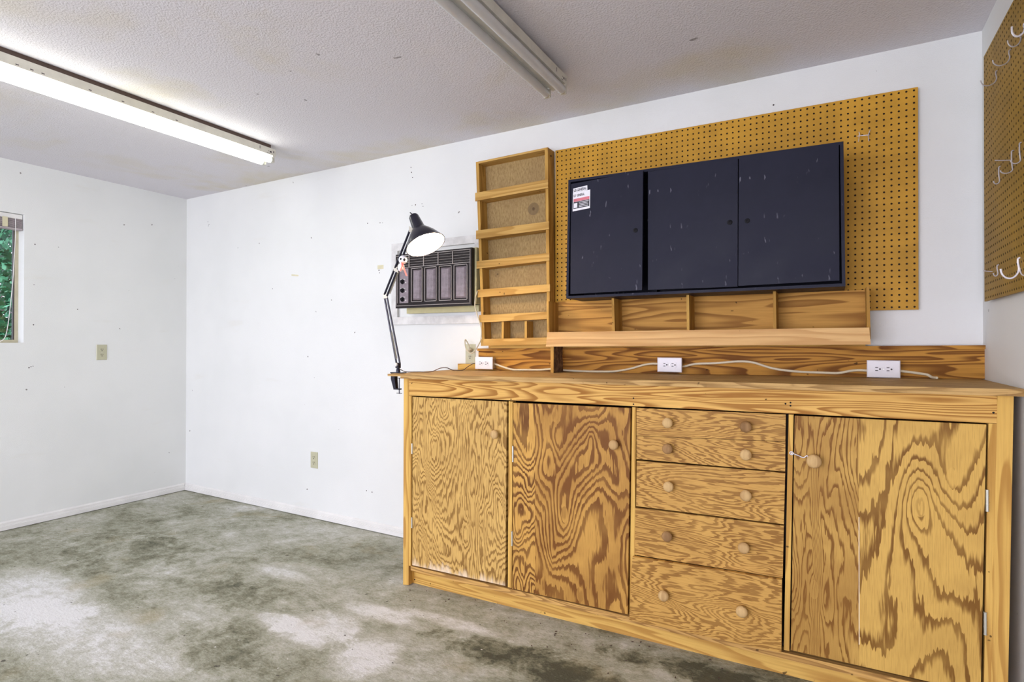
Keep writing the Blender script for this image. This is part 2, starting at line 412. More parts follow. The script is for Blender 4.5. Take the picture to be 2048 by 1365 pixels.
# unseen front wall; garage door opening assumed so daylight gets in
bm = bmesh.new()
for a in ((-0.12, 0.55, YB-0.12, YB, -0.1, H), (WX-0.25, WX+0.12, YB-0.12, YB, -0.1, H), (0.55, WX-0.25, YB-0.12, YB, 2.2, H)): box(bm, *a)
struct(obj('wall_front', bm, M['wall'], origin=(0, 0, 0)))
# baseboards: stepped profile
def baseboard(name, pts, nrm):
    bm = bmesh.new(); prof = [(0, 0.004), (0.016, 0.004), (0.016, 0.029), (0.012, 0.031), (0.012, 0.036), (0.009, 0.038), (0.009, 0.050), (0.004, 0.057), (0, 0.060)]
    a, b = pts; n = Vector(nrm); ra = [bm.verts.new(Vector(a)+n*d+Vector((0, 0, z))) for d, z in prof]; rb = [bm.verts.new(Vector(b)+n*d+Vector((0, 0, z))) for d, z in prof]
    for i in range(len(prof)-1): bm.faces.new((ra[i], ra[i+1], rb[i+1], rb[i]))
    bm.faces.new((ra[-1], ra[0], rb[0], rb[-1])); bm.faces.new(ra); bm.faces.new(rb[::-1])
    return struct(obj(name, bm, M['trim']))
baseboard('baseboard_back', ((0.0, 0, -0.0145), (2.828, 0, -0.0165)), (0, -1, 0))
baseboard('baseboard_left', ((0, -0.0135, -0.0145), (0, YB+0.01, -0.0145)), (1, 0, 0))

# ------------------------------------------------------------------ window
win = struct(thing('window_1', '', '', (-0.09, wy1, wz0))); del win['label']; del win['category']
jx = -0.085
bm = bmesh.new(); fw = 0.020
box(bm, jx-0.03, jx, wy0, wy1, wz0, wz0+fw); box(bm, jx-0.03, jx, wy0, wy1, wz1-fw, wz1)
box(bm, jx-0.03, jx, wy1-fw, wy1, wz0+fw, wz1-fw); box(bm, jx-0.03, jx, wy0, wy0+fw, wz0+fw, wz1-fw)
box(bm, jx-0.025, jx-0.003, wy1-0.60, wy1-0.57, wz0+fw, wz1-fw)
obj('window_frame', bm, M['winframe'], win)
bm = bmesh.new(); box(bm, jx-0.028, jx-0.004, wy1-fw-0.006, wy1-fw-0.0005, wz0+fw, wz1-fw); obj('gasket', bm, M['slot'], win)
k = NM('window_glass', 0.0); k.b.inputs['Transmission Weight'].default_value = 1.0; k.b.inputs['IOR'].default_value = 1.45; k.b.inputs['Base Color'].default_value = (1, 1, 1, 1)
obj('window_pane', B(jx-0.018, jx-0.014, wy0+fw, wy1-fw, wz0+fw, wz1-fw), k.m, win)
# raised slat blind
bl = thing('window_blind', 'mauve grey slatted blind pulled up to the top of the window', 'blind', (-0.045, wy1-0.5, wz1-0.09))
obj('headrail', B(-0.060, -0.018, wy0+0.01, wy1-0.004, wz1-0.033, wz1-0.003), M['trim'], bl, bevel=0.002)
bm = bmesh.new()
for i in range(9): box(bm, -0.062, -0.014, wy0+0.012, wy1-0.006-0.001*(i % 2), wz1-0.040-0.0065*i, wz1-0.0365-0.0065*i)
obj('slat_stack', bm, M['blind'], bl)
obj('bottom_rail', B(-0.064, -0.012, wy0+0.012, wy1-0.005, wz1-0.107, wz1-0.096), M['blind'], bl)
y2 = un(10, 445, 0, -0.012).y
obj('tape', B(-0.0125, -0.009, y2-0.014, y2+0.014, wz1-0.095, wz1-0.03), M['tape'], bl)
cp = [(31, 437), (31, 470), (28, 520), (26, 560), (22, 600), (16, 650), (10, 675), (0, 684)]
cp = [un(a, b, 0, -0.012) for a, b in cp]
bm = bmesh.new(); tube(bm, spline(cp, 4), 0.0022, 6)
tag(obj('blind_cord', bm, M['trim'], smooth=True), 'white pull cord hanging from the blind down the left window', 'cord')
# ------------------------------------------------------------------ outside
def leafmat(name, c1, c2):
    k = NM(name, 0.55, 0, 0.3); n = k.noise(k.coord(), 2.5, 2)
    k.b.inputs['Subsurface Weight'].default_value = 0.0
    return k.col(k.mix(k.smooth(n, 0.35, 0.65), c1, c2))
LM = [leafmat('leaves_deep', (0.006, 0.05, 0.025), (0.015, 0.11, 0.05)), leafmat('leaves_bright', (0.02, 0.17, 0.08), (0.14, 0.42, 0.24))]
gm = plain('grass_ground', (0.10, 0.17, 0.06), 0.9, var=0.4, scale=5)
struct(obj('ground', B(-30, -0.13, -22, 14, -0.45, -0.25), gm)); struct(obj('driveway', B(-0.12, 7, -16, YB-0.12, -0.3, -0.05), plain('driveway_concrete', (0.5, 0.49, 0.46), 0.8, var=0.1, scale=3)))
bk = plain('tree_bark', (0.30, 0.22, 0.26), 0.9, var=0.3, scale=12)
for i, (tx, ty, hh, lab) in enumerate([(-3.4, 0.1, 5.0, 'nearest leafy green tree seen through the left window'), (-7.4, 1.6, 6.2, 'taller leafy tree behind the nearest one outside the left window'), (-11.4, 3.1, 7.0, 'farthest dark green tree outside the left window')]):
    t = thing('tree', lab, 'tree', (tx, ty, -0.3), 'trees outside the window')
    bm = bmesh.new(); p = Vector((tx, ty, -0.3)); pts = [p+Vector((random.uniform(-.06, .06), random.uniform(-.06, .06), hh*0.85*q/6)) for q in range(7)]
    tube(bm, pts, [0.09*(1-q/9) for q in range(7)], 8)
    for q in range(7):
        s = pts[random.randint(1, 5)]; d = Vector((random.uniform(-1, 1), random.uniform(-1, 1), 0.7)).normalized()
        tube(bm, [s, s+d*0.6, s+d*1.1+Vector((0, 0, 0.25))], [0.028, 0.018, 0.008], 6)
    obj('trunk', bm, bk, t, smooth=True)
    bm = bmesh.new()
    for q in range(9000):
        c = pts[random.randint(0, 6)]+Vector((max(-1.3, min(1.3, random.gauss(0, .62))), max(-1.3, min(1.3, random.gauss(0, .62))), random.gauss(0.3, .55)))
        if c.z < 0.1: continue
        a = Vector((random.gauss(0, 1), random.gauss(0, 1), random.gauss(0, 1))).normalized(); b = a.orthogonal().normalized()
        s = random.uniform(.025, .055)*(1+0.35*i); w = s*0.55
        vs = [bm.verts.new(c+x) for x in (-a*s, b*w, a*s, -b*w)]
        f = bm.faces.new(vs); f.material_index = random.random() < 0.45
    obj('foliage', bm, None, t, mats=LM)

# ------------------------------------------------------------------ workbench base
def ztop(x): return 1.0632+(x-2.745)*0.0085
def clampz(bm):
    for v in bm.verts:
        if v.co.z > ztop(v.co.x)-0.04: v.co.z = ztop(v.co.x)-0.0226
        v.co.z = max(v.co.z, floor_z(v.co.x))
    return bm
YF = -0.549
def base_at(px, py): return un(px, py, 1, YF)
wb = thing('workbench_base', 'long built-in wooden workbench with three plywood doors and five drawers', 'workbench', (4.02, -0.28, 0.0))
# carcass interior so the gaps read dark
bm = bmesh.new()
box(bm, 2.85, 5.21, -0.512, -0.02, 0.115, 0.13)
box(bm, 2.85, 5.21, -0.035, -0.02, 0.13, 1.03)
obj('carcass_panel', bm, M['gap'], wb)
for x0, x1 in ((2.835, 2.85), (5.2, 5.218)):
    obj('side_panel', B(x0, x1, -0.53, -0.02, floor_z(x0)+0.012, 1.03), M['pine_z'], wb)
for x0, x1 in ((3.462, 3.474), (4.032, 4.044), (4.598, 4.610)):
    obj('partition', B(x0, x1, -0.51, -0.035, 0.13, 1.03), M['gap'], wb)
obj('post', clampz(Q([(807.5, 756.5), (817.6, 757.5), (817.5, 1171), (806.3, 1170)], YF-0.001, YF+0.05)), M['pine_z'], wb, bevel=0.001)
obj('top_rail', clampz(Q([(817.9, 755), (1994, 785), (1994.6, 847.5), (818, 791.5)], YF, YF+0.03)), M['rail'], wb, bevel=0.001)
obj('post', clampz(Q([(1994.8, 785), (2027.5, 785), (2016, 1378), (1982, 1370)], YF-0.001, YF+0.08)), M['pine_z'], wb, bevel=0.001)
obj('stile', Q([(818, 792), (823.2, 792.3), (822.4, 1133), (817.7, 1132)], YF, YF+0.03), M['pine_z'], wb)
obj('stile', Q([(1017.6, 803), (1025.2, 803.8), (1023.2, 1177), (1015.6, 1175.3)], YF, YF+0.03), M['pine_z'], wb)
obj('stile', Q([(1264.3, 815), (1271.6, 815.7), (1269, 1234), (1258.8, 1232.2)], YF, YF+0.03), M['pine_z'], wb)
obj('stile', Q([(1577.3, 829.5), (1587, 830.1), (1578.6, 1303.2), (1567.5, 1300.7)], YF, YF+0.03), M['pine_z'], wb)
obj('stile', Q([(1977.2, 847.5), (1994.2, 848.3), (1981.5, 1398), (1967.5, 1394)], YF, YF+0.03), M['pine_z'], wb)
obj('bottom_rail', Q([(821.5, 1133.2), (1981, 1401.5), (1981, 1417), (821.5, 1142)], YF-0.004, YF+0.04), M['ply_edge'], wb, bevel=0.001)
# toe kick board down to the floor
a = un(829, 1150, 1, -0.51); b = un(1981, 1400, 1, -0.51)
bm = bmesh.new(); n = 24
x0, x1 = 2.862, 5.20
fr = [(x0+(x1-x0)*i/n) for i in range(n+1)]
hexa(bm, [(x0, -0.508, floor_z(x0)), (x1, -0.508, floor_z(x1)), (x1, -0.508, 0.112), (x0, -0.508, 0.081)], [(x0, -0.49, floor_z(x0)), (x1, -0.49, floor_z(x1)), (x1, -0.49, 0.112), (x0, -0.49, 0.081)])
obj('toe_kick', bm, M['pine_x'], wb)

def loc_of(px, py, q, y=YF):
    """photo point -> coordinates local to the panel whose corners are q"""
    p = un(px, py, 1, y); c = [un(*r, 1, y) for r in q]
    return (p.x-min(v.x for v in c), p.z-min(v.z for v in c))
d1 = [(825.2, 794.2), (1013.6, 804.2), (1010.6, 1172.6), (824.6, 1131)]
d2 = [(1026.8, 806.2), (1260.8, 817), (1255.2, 1229.8), (1024.8, 1178)]
d3 = [(1589.4, 832), (1972.8, 850), (1961.6, 1388), (1581.6, 1301)]
def L(q, *pts):
    return [(*loc_of(p[0], p[1], q), *p[2:]) for p in pts]
m1 = plywood('plywood_door_a', (0.66, 0.42, 0.13), (0.17, 0.075, 0.014), seed=1.3, sx=3.8, sz=1.5, rings=40, duty=0.48,
             knots=L(d1, (933, 1067, .06, .16), (960, 1040, .03, .10), (890, 815, .05, -.12)), plugs=L(d1, (934, 1067, .014, .036), (918, 1115, .013, .03)), pale=(0.05, 0.12), jag=0.05, mixc=0.85)
m2 = plywood('plywood_door_b', (0.64, 0.36, 0.085), (0.115, 0.036, 0.008), seed=4.9, sx=2.7, sz=1.15, rings=26,
             knots=L(d2, (1128, 1030, .10, .22), (1115, 880, .06, -.14), (1182, 880, .03, .08), (1105, 1110, .05, .10)), plugs=L(d2, (1129, 1030, .016, .036), (1110, 830, .013, .035), (1160, 1190, .016, .032)),
             split=(loc_of(1070, 1000, d2)[0], 1.6, 1.2, 1.1), red=(loc_of(1070, 1000, d2)[0], 0.34, 1))
m3 = plywood('plywood_door_c', (0.66, 0.41, 0.105), (0.17, 0.07, 0.012), seed=8.15, sx=2.7, sz=0.62, rings=24, duty=0.58,
             knots=L(d3, (1840, 1010, .07, .22), (1905, 960, .08, -.10), (1920, 1150, .12, .12)), plugs=L(d3, (1840, 1013, .018, .036), (1905, 957, .016, .034), (1628, 1180, .015, .034), (1712, 1320, .016, .03)),
             lines=[(loc_of(1718, 1100, d3)[0], loc_of(1718, 1290, d3)[1], loc_of(1718, 1035, d3)[1])], split=(loc_of(1718, 1100, d3)[0], 1.8, 1.6, 1.4), red=(loc_of(1718, 1100, d3)[0], 0.36, 0))
doors = []
for nm, q, mt in (('door', d1, m1), ('door', d2, m2), ('door', d3, m3)):
    doors.append(obj(nm, Q(q, YF-0.001, YF+0.018), mt, wb, bevel=0.0008))
doors[0]['label'] = 'leftmost plywood door with bleached lower edge'; doors[1]['label'] = 'middle plywood door with dark bold grain'; doors[2]['label'] = 'wide right plywood door with metal hook latch'
dq = [[(1272.8, 816.6), (1571.4, 829.8), (1570.6, 883.6), (1272.8, 872)],
      [(1272.8, 872.8), (1570.8, 884.6), (1570.2, 944), (1272.8, 918.6)],
      [(1273.4, 922.2), (1570.2, 946.8), (1567.6, 1049.2), (1272.3, 1013)],
      [(1270.5, 1016.2), (1567.6, 1052.6), (1565.3, 1156.8), (1269.7, 1110.3)],
      [(1264.8, 1114.4), (1563.8, 1161), (1562.7, 1306.7), (1258.6, 1240.7)]]
drs = []
for i, q in enumerate(dq):
    mt = plywood('plywood_drawer_%s' % 'abcde'[i], (0.60, 0.345, 0.09), (0.18, 0.07, 0.013), axis=0, seed=20+i*3.7, sx=7, sz=1.8, rings=27, jag=0.08, mixc=0.78)
    yf = YF-(0.022 if i == 4 else 0.003)
    drs.append(obj('drawer', Q(q, yf, YF+0.016 if i < 4 else YF-0.005), mt, wb, bevel=0.0008))
for i, n_ in enumerate(('top', 'second', 'third', 'fourth', 'lowest')): drs[i]['label'] = '%s drawer, %s' % (n_, 'shallow front' if i < 2 else 'deep front')
def knob(px, py, parent, mat, ys, r=0.0205):
    c = un(px, py, 1, ys-0.030); c.y = ys
    bm = bmesh.new()
    lathe(bm, c, (0, -1, 0), [(0, .010), (.004, .0095), (.010, .0085), (.014, .011), (.018, .017*r/.0205), (.022, r), (.028, r*.98), (.033, r*.8), (.0355, r*.45), (.036, 0.001)], 24)
    return obj('knob', bm, mat, parent, smooth=True)
knob(987, 870, doors[0], M['knob'], YF); knob(1226, 891, doors[1], M['knob'], YF); knob(1628, 924, doors[2], M['knob'], YF, .024)
for i, (pa, pb, da, db) in enumerate([((1334, 847), (1491, 855), 0, 1), ((1334, 899), (1491, 911), 1, 0), ((1336, 975), (1491, 993), 0, 0), ((1333, 1075), (1487, 1098), 1, 0), ((1326, 1194), (1483, 1226), 0, 0)]):
    ys = YF-(0.022 if i == 4 else 0.003)
    for p, d in ((pa, da), (pb, db)):
        kk = knob(*p, drs[i], M['knob_dark'] if d else M['knob'], ys)
        if d: kk['label'] = 'darker turned knob'
def hinge(px, y0, y1, parent):
    a = un(px, y0, 1, YF-0.004); b = un(px, y1, 1, YF-0.004)
    bm = bmesh.new(); tube(bm, [(a.x, YF-0.003, a.z), (a.x, YF-0.003, b.z)], 0.0042, 10)
    for t in (.0, .33, .66, 1): lathe(bm, (a.x, YF-0.003, a.z+(b.z-a.z)*t-0.001), (0, 0, 1), [(0, .0048), (.002, .0048)], 10)
    obj('hinge', bm, M['zinc'], parent, smooth=True)
hinge(824, 888, 908, doors[0]); hinge(823.6, 1036, 1056, doors[0])
hinge(1025.6, 893, 924, doors[1]); hinge(1024, 1064, 1092, doors[1])
hinge(1974.6, 981, 1023, doors[2]); hinge(1970.5, 1226, 1270, doors[2])
# hook latch
yl = YF-0.012
pp = [un(x, y, 1, yl) for x, y in ((1587, 908), (1597, 912), (1606, 916), (1610, 914.5), (1614, 912), (1615.5, 915), (1614.5, 926))]
e0 = un(1583, 907, 1, yl)
bm = bmesh.new(); tube(bm, spline(pp, 4), 0.0018, 8)
tube(bm, [e0+Vector((math.cos(t)*.0055, 0, math.sin(t)*.0055)) for t in [2*math.pi*i/14 for i in range(14)]], 0.0018, 8, closed=True)
tube(bm, [e0, Vector((e0.x, YF+0.002, e0.z))], 0.002, 8)
obj('hook_latch', bm, M['chrome'], wb, smooth=True)
# nail heads
for px, py in ((1267, 797), (1267, 809), (1571, 808), (1581, 806), (1581, 812), (1987, 826), (829, 1160), (1022, 799)):
    bm = bmesh.new(); c = un(px, py, 1, YF); lathe(bm, (c.x, YF+0.001, c.z), (0, -1, 0), [(0, .0035), (.0018, .003)], 10)
    obj('nail', bm, M['black'], wb)

# ------------------------------------------------------------------ worktop
def ztop(x): return 1.0632+(x-2.745)*0.0085
YW = -0.575
bm = bmesh.new()
x0, x1 = 2.745, 5.256
n = 60
# ragged plywood front edge: two layers
for lay, (dz0, dz1, jig) in enumerate(((0.0, -0.011, .002), (-0.0115, -0.022, .003))):
    top, bot = [], []
    xs_ = [x0+(x1-x0)*i/n for i in range(n+1)]
    if lay: xs_ = [max(x, 2.83) for x in xs_[:]]
    prev = None
    fa, fb, ba, bb = [], [], [], []
    for x in sorted(set(xs_)):
        j = random.uniform(-jig, jig); y = YW+j+(0.002 if lay else 0)
        fa.append(bm.verts.new((x, y, ztop(x)+dz0))); fb.append(bm.verts.new((x, y+random.uniform(0, .0015), ztop(x)+dz1)))
        ba.append(bm.verts.new((x, -0.003, ztop(x)+dz0))); bb.append(bm.verts.new((x, -0.003, ztop(x)+dz1)))
    for i in range(len(fa)-1):
        bm.faces.new((fa[i], fa[i+1], fb[i+1], fb[i])); bm.faces.new((ba[i], bb[i], bb[i+1], ba[i+1]))
        bm.faces.new((fa[i], ba[i], ba[i+1], fa[i+1])); bm.faces.new((fb[i], fb[i+1], bb[i+1], bb[i]))
    bm.faces.new((fa[0], fb[0], bb[0], ba[0])); bm.faces.new((fa[-1], ba[-1], bb[-1], fb[-1]))
mt = lumber('worn_worktop_plywood', 0, (0.60, 0.385, 0.15), (0.20, 0.10, 0.03), 20, 4.4, 1.1)
wt = tag(obj('worktop', bm, mt), 'long worn plywood worktop with splintered front edge on the workbench', 'worktop')

# back splash board with cap strip
YS = -0.028
sb = thing('backsplash_board', 'long knotty stained board standing along the back of the worktop', 'board', (4.2, -0.015, 1.07))
xl = un(957, 720, 1, YS).x; xr = un(1972.5, 730, 1, YS).x
ca = un(956, 697.5, 1, -.042).z; cb = un(1977, 691.0, 1, -.042).z
obj('board', QQ([(xl, ca-.0135), (xr, cb-.0138), (xr, ztop(xr)+.001), (xl, ztop(xl)+.001)], YS, -0.003), M['splash'], sb, bevel=0.001)
a = un(956, 697.5, 1, -.042); b = un(1977, 691.0, 1, -.042)
xr2 = b.x
obj('cap_strip', QQ([(xl, a.z), (xr2, b.z), (xr2, b.z-.015), (xl, a.z-.0145)], -0.042, -0.003), M['splash'], sb, bevel=0.002)
a = un(915.5, 728, 1, -.03); b = un(957, 730, 1, -.03)
tag(obj('wood_offcut', QQ([(a.x, a.z), (xl-0.002, a.z+.001), (xl-0.002, ztop(xl)+.001), (a.x, ztop(a.x)+.001)], -0.03, -0.004), M['pine_x'], bevel=0.001), 'low pale wood block beside the left end of the backsplash board', 'board')

def capz(x): return ca+(cb-ca)*(x-xl)/(xr2-xl)
# ------------------------------------------------------------------ pegboards
def pegboard(name, nx, nz, px_, pz_, mx, mz, thick, mats, world):
    """world(u, v, d): u along, v up, d depth away from the face"""
    bm = bmesh.new(); R = 0.0042; K = 8
    wu = mx*2+(nx-1)*px_; wv = mz*2+(nz-1)*pz_
    us = [0]+[mx+px_*(i+0.5) for i in range(nx-1)]+[wu]; vs = [0]+[mz+pz_*(j+0.5) for j in range(nz-1)]+[wv]
    gv = [[bm.verts.new(world(u, v, 0)) for v in vs] for u in us]
    for i in range(nx):
        for j in range(nz):
            cu, cv = mx+px_*i, mz+pz_*j
            ring = [bm.verts.new(world(cu+R*math.cos(math.pi/4*q+math.pi/8), cv+R*math.sin(math.pi/4*q+math.pi/8), 0)) for q in range(K)]
            rb = [bm.verts.new(world(cu+R*math.cos(math.pi/4*q+math.pi/8), cv+R*math.sin(math.pi/4*q+math.pi/8), thick*0.95)) for q in range(K)]
            c = [gv[i+1][j+1], gv[i][j+1], gv[i][j], gv[i+1][j]]   # NE NW SW SE
            for s in range(4):
                a0, a1 = ring[2*s], ring[2*s+1]
                bm.faces.new((c[s], a1, a0)); nx2 = ring[(2*s+2) % K]
                bm.faces.new((c[s], c[(s+1) % 4], nx2, a1))
            for q in range(K):
                f = bm.faces.new((ring[q], ring[(q+1) % K], rb[(q+1) % K], rb[q])); f.material_index = 1
            f = bm.faces.new(rb); f.material_index = 1
    # edges and back
    cs = [(0, 0), (wu, 0), (wu, wv), (0, wv)]
    fr_ = [bm.verts.new(world(u, v, 0)) for u, v in cs]; bk_ = [bm.verts.new(world(u, v, thick)) for u, v in cs]
    for q in range(4): bm.faces.new((fr_[q], fr_[(q+1) % 4], bk_[(q+1) % 4], bk_[q]))
    bm.faces.new(bk_[::-1])
    me_o = None
    for f in bm.faces: f.normal_update()
    me = bpy.data.meshes.new(name); 
    org = Vector(world(0, 0, 0))
    for v in bm.verts: v.co -= org
    bm.to_mesh(me); bm.free()
    for q in mats: me.materials.append(q)
    o = bpy.data.objects.new(name, me); COL.objects.link(o); o.location = org
    return o, wu, wv
PZ, PX = 0.02505, 0.02557
nzb = 36; nxb = 63
ur = 5.0531; wub = 0.0131*2+PX*(nxb-1); ul = ur-wub; vb = 1.3595
tp = -0.0075
def wback(u, v, d): return (ul+u, -0.020+d, vb+v+(ul+u-ur)*tp)
pb_, _, _ = pegboard('pegboard', nxb, nzb, PX, PZ, 0.0131, 0.0115, 0.006, [M['peg'], M['pegin']], wback)
tag(pb_, 'large tan pegboard on the back wall behind the dark metal cabinet', 'pegboard')
for z0, z1 in ((2.20, 2.235), (1.39, 1.42)): obj('batten', B(ul+.03, ur-.03, -0.0139, -0.001, z0, z1), M['pine_x'], pb_)
nxr, nzr = 50, 36
def wright(u, v, d): return (WX-0.022+d, -0.1465-u, 1.377+v)
pr_, _, _ = pegboard('pegboard', nxr, nzr, 0.0254, 0.0251, 0.0127, 0.0115, 0.006, [M['peg2'], M['pegin']], wright)
tag(pr_, 'brown pegboard holding wire hooks on the right wall', 'pegboard')
for z0, z1 in ((2.20, 2.235), (1.40, 1.43)): obj('batten', B(WX-.0159, WX-.001, -1.38, -0.16, z0, z1), M['pine_x'], pr_)

# ------------------------------------------------------------------ parts rack (tall)
RC = [(2.9700, 2.264), (3.4280, 2.2717), (3.4440, 1.2205), (3.0150, 1.2116)]   # TL TR BR BL on the front plane
YR = -0.087
rk = thing('wall_rack', 'tall narrow wooden rack of six shallow bays hung beside the air conditioner', 'rack', (3.21, -0.05, 1.215))
def rp(s, t):
    (ax, az), (bx, bz), (cx, cz), (dx, dz) = RC
    tx, tz = ax+(bx-ax)*s, az+(bz-az)*s; lx, lz = dx+(cx-dx)*s, dz+(cz-dz)*s
    return (tx+(lx-tx)*t, tz+(lz-tz)*t)
sw = 0.018/0.455
obj('side_board', QQ([rp(0, 0), rp(sw, 0), rp(sw, 1), rp(0, 1)], YR, -0.003), M['rack_z'], rk, bevel=0.001)
obj('side_board', QQ([rp(1-sw, 0), rp(1, 0), rp(1, 1), rp(1-sw, 1)], YR, -0.003), M['rack_z'], rk, bevel=0.001)
tt = 0.011/1.05
obj('top_board', QQ([rp(sw, 0), rp(1-sw, 0), rp(1-sw, tt), rp(sw, tt)], YR, -0.003), M['rack_x'], rk)
def mdfmat():
    k = NM('stained_hardboard_back', 0.8, 0, 0.2); o = k.coord(); x = k.sep(o)
    n = k.noise(k.mapv(o, (140, 1, 40)), 1, 3, 0.7); b = k.noise(o, 7, 3)
    c = k.mix(k.smooth(n, 0.3, 0.7), (0.27, 0.18, 0.07), (0.44, 0.31, 0.14)); c = k.mix(k.smooth(b, 0.4, 0.7, 0, .4), c, (0.28, 0.18, 0.08))
    for (px, py, r, s) in ((1067, 418, .036, .65), (995, 549, .022, .25)):
        p = un(px, py, 1, -0.012); e = k.ellipse(x[0], x[2], p.x-RCo[0], p.z-RCo[1], r, r)
        c = k.mix(k.smooth(e, 0.8, 1.05, s, 0.0), c, (0.16, 0.11, 0.06)); c = k.mix(k.smooth(e, 0.0, 0.12, 0.6, 0.0), c, (0.05, 0.03, 0.02))
    return k.col(c)
c4 = [rp(sw, tt), rp(1-sw, tt), rp(1-sw, .995), rp(sw, .995)]
RCo = (min(c[0] for c in c4), min(c[1] for c in c4))
obj('back_panel', QQ(c4, -0.012, -0.004), mdfmat(), rk)
lips = [((950.3, 386.2, 402.5), (1096, 358.5, 376)), ((952, 461.5, 478.5), (1097.7, 443, 458.5)), ((953, 523, 537.8), (1098.6, 506, 521.5)),
        ((955, 580, 595.4), (1099.8, 568.6, 583)), ((958.3, 630.8, 645.5), (1093.5, 624, 638.5)), ((961.7, 678.5, 692.3), (1093.5, 675.4, 689.2))]
lz = []
for i, (l, r) in enumerate(lips):
    yl = YR-0.009
    bm = Q([(l[0], l[1]), (r[0], r[1]), (r[0], r[2]), (l[0], l[2])], yl, YR-0.0005)
    obj('front_slat', bm, M['rack_x'], rk, bevel=0.0012)
    zl, zr = un(l[0], l[2], 1, yl).z, un(r[0], r[2], 1, yl).z
    lz.append((zl, zr, un(l[0], l[1], 1, yl).z))
    t = (2.266-(zl+zr)/2)/1.052; xa, xb = rp(sw, min(t, .99))[0], rp(1-sw, min(t, .99))[0]
    obj('shelf_board', QQ([(xa, zl+.014), (xb, zr+.014), (xb, zr+.002), (xa, zl+.002)], YR, -0.0125), M['rack_x'], rk)
for px in (1005.4, 1051.5):
    a = un(px-2.2, 650, 1, YR); b = un(px+2.2, 680, 1, YR)
    obj('divider', B(a.x, b.x, YR, -0.0125, lz[5][1]+.012, lz[4][0]+.003), M['rack_z'], rk)
bm = bmesh.new(); p = un(1088, 311, 1, YR)
lathe(bm, (3.4262, -0.050, 2.235), (1, 0, 0), [(0, .005), (.0045, .005)], 10)
obj('knot', bm, M['gap'], rk)

obj('gap_shade_filler', QQ([(3.022, 1.2118), (3.438, 1.2192), (3.438, capz(3.438)+.0004), (3.022, capz(3.022)+.0004)], -0.030, -0.003), M['pine_x'], rk)  # added brown strip closing the bright gap so it reads as shade
# ------------------------------------------------------------------ bin shelf
YN = -0.16
bn = thing('wall_bin_shelf', 'low wooden wall shelf of four open bins under the dark metal cabinet', 'shelf', (4.18, -0.08, 1.21))
FL = [(1094.5, 665), (1738.5, 655.5), (1741.5, 689.5), (1091.7, 693.8)]
obj('front_board', Q(FL, YN-0.018, YN), lumber('bin_front_pine', 0, (0.76, 0.50, 0.22), (0.44, 0.21, 0.07), 7, 9.9, 0.9), bn, bevel=0.0015)
a = un(1093, 688, 1, YN-.018); b = un(1740, 684, 1, YN-.018)
XL, XR = a.x+.004, b.x-.004
obj('bottom_board', QQ([(XL, a.z+.014), (XR, b.z+.010), (XR, b.z+.001), (XL, a.z+.002)], YN, -0.022), M['pine_x'], bn)
obj('gap_shade_filler', QQ([(XL+.02, a.z+.002), (XR-.005, b.z+.001), (XR-.005, capz(XR)+.0004), (XL+.02, capz(XL)+.0004)], -0.034, -0.0225), M['pine_x'], bn)  # added strip that darkens the gap below the bins like shade
bt = un(1121, 604, 1, -.045); bt2 = un(1731, 579, 1, -.045)
obj('back_panel', QQ([(XL, bt.z), (XR, bt2.z-.002), (XR, b.z+.0105), (XL, a.z+.0145)], -0.045, -0.0205), lumber('bin_back_pine', 0, (0.58, 0.31, 0.075), (0.22, 0.09, 0.018), 11, 6.3, 1.3), bn)
for (xa, ya, xb, yb) in ((1093.2, 603, 1094.2, 664), (1223, 597, 1225.2, 663), (1372.6, 590, 1374.0, 661), (1545.8, 583, 1547.5, 659), (1732.6, 574, 1735.2, 656.5)):
    wv = 4.6+1.6*(xa-1093)/640
    p = [un(xa, ya, 1, YN), un(xa+wv, ya, 1, YN), un(xb+wv, yb, 1, YN), un(xb, yb, 1, YN)]
    zb_ = a.z+.0145+(p[3].x-XL)/(XR-XL)*(b.z-a.z-.004)
    k0, k1 = p[3].x, p[2].x
    bm = QQ([(p[0].x, p[0].z), (p[1].x, p[1].z), (k1, zb_), (k0, zb_)], YN, -0.0455)
    obj('divider', bm, M['rack_z'], bn, bevel=0.0008)
p = un(1101.3, 720, 1, -.155); q = un(1108.2, 720, 1, -.155)
ps = thing('support_block', 'short bark-faced wood block holding up the left end of the bin shelf', 'block', ((p.x+q.x)/2, -0.1, ztop(p.x)))
obj('block', B(p.x, q.x-0.003, -0.155, -0.044, ztop(p.x)+.0005, a.z+.0015), M['pine_z'], ps)
bm = bmesh.new()
nn, mm = 10, 12; z0, z1 = ztop(p.x)+.0005, a.z+.0015
gg = [[bm.verts.new((q.x-0.0028+random.uniform(0, .004), -0.153+0.107*i/nn, z0+(z1-z0)*j/mm)) for j in range(mm+1)] for i in range(nn+1)]
hh_ = [[bm.verts.new((q.x-0.0030, -0.153+0.107*i/nn, z0+(z1-z0)*j/mm)) for j in (0, mm)] for i in (0, nn)]
for i in range(nn):
    for j in range(mm): bm.faces.new((gg[i][j], gg[i+1][j], gg[i+1][j+1], gg[i][j+1]))
obj('bark_face', bm, M['bark'], ps)

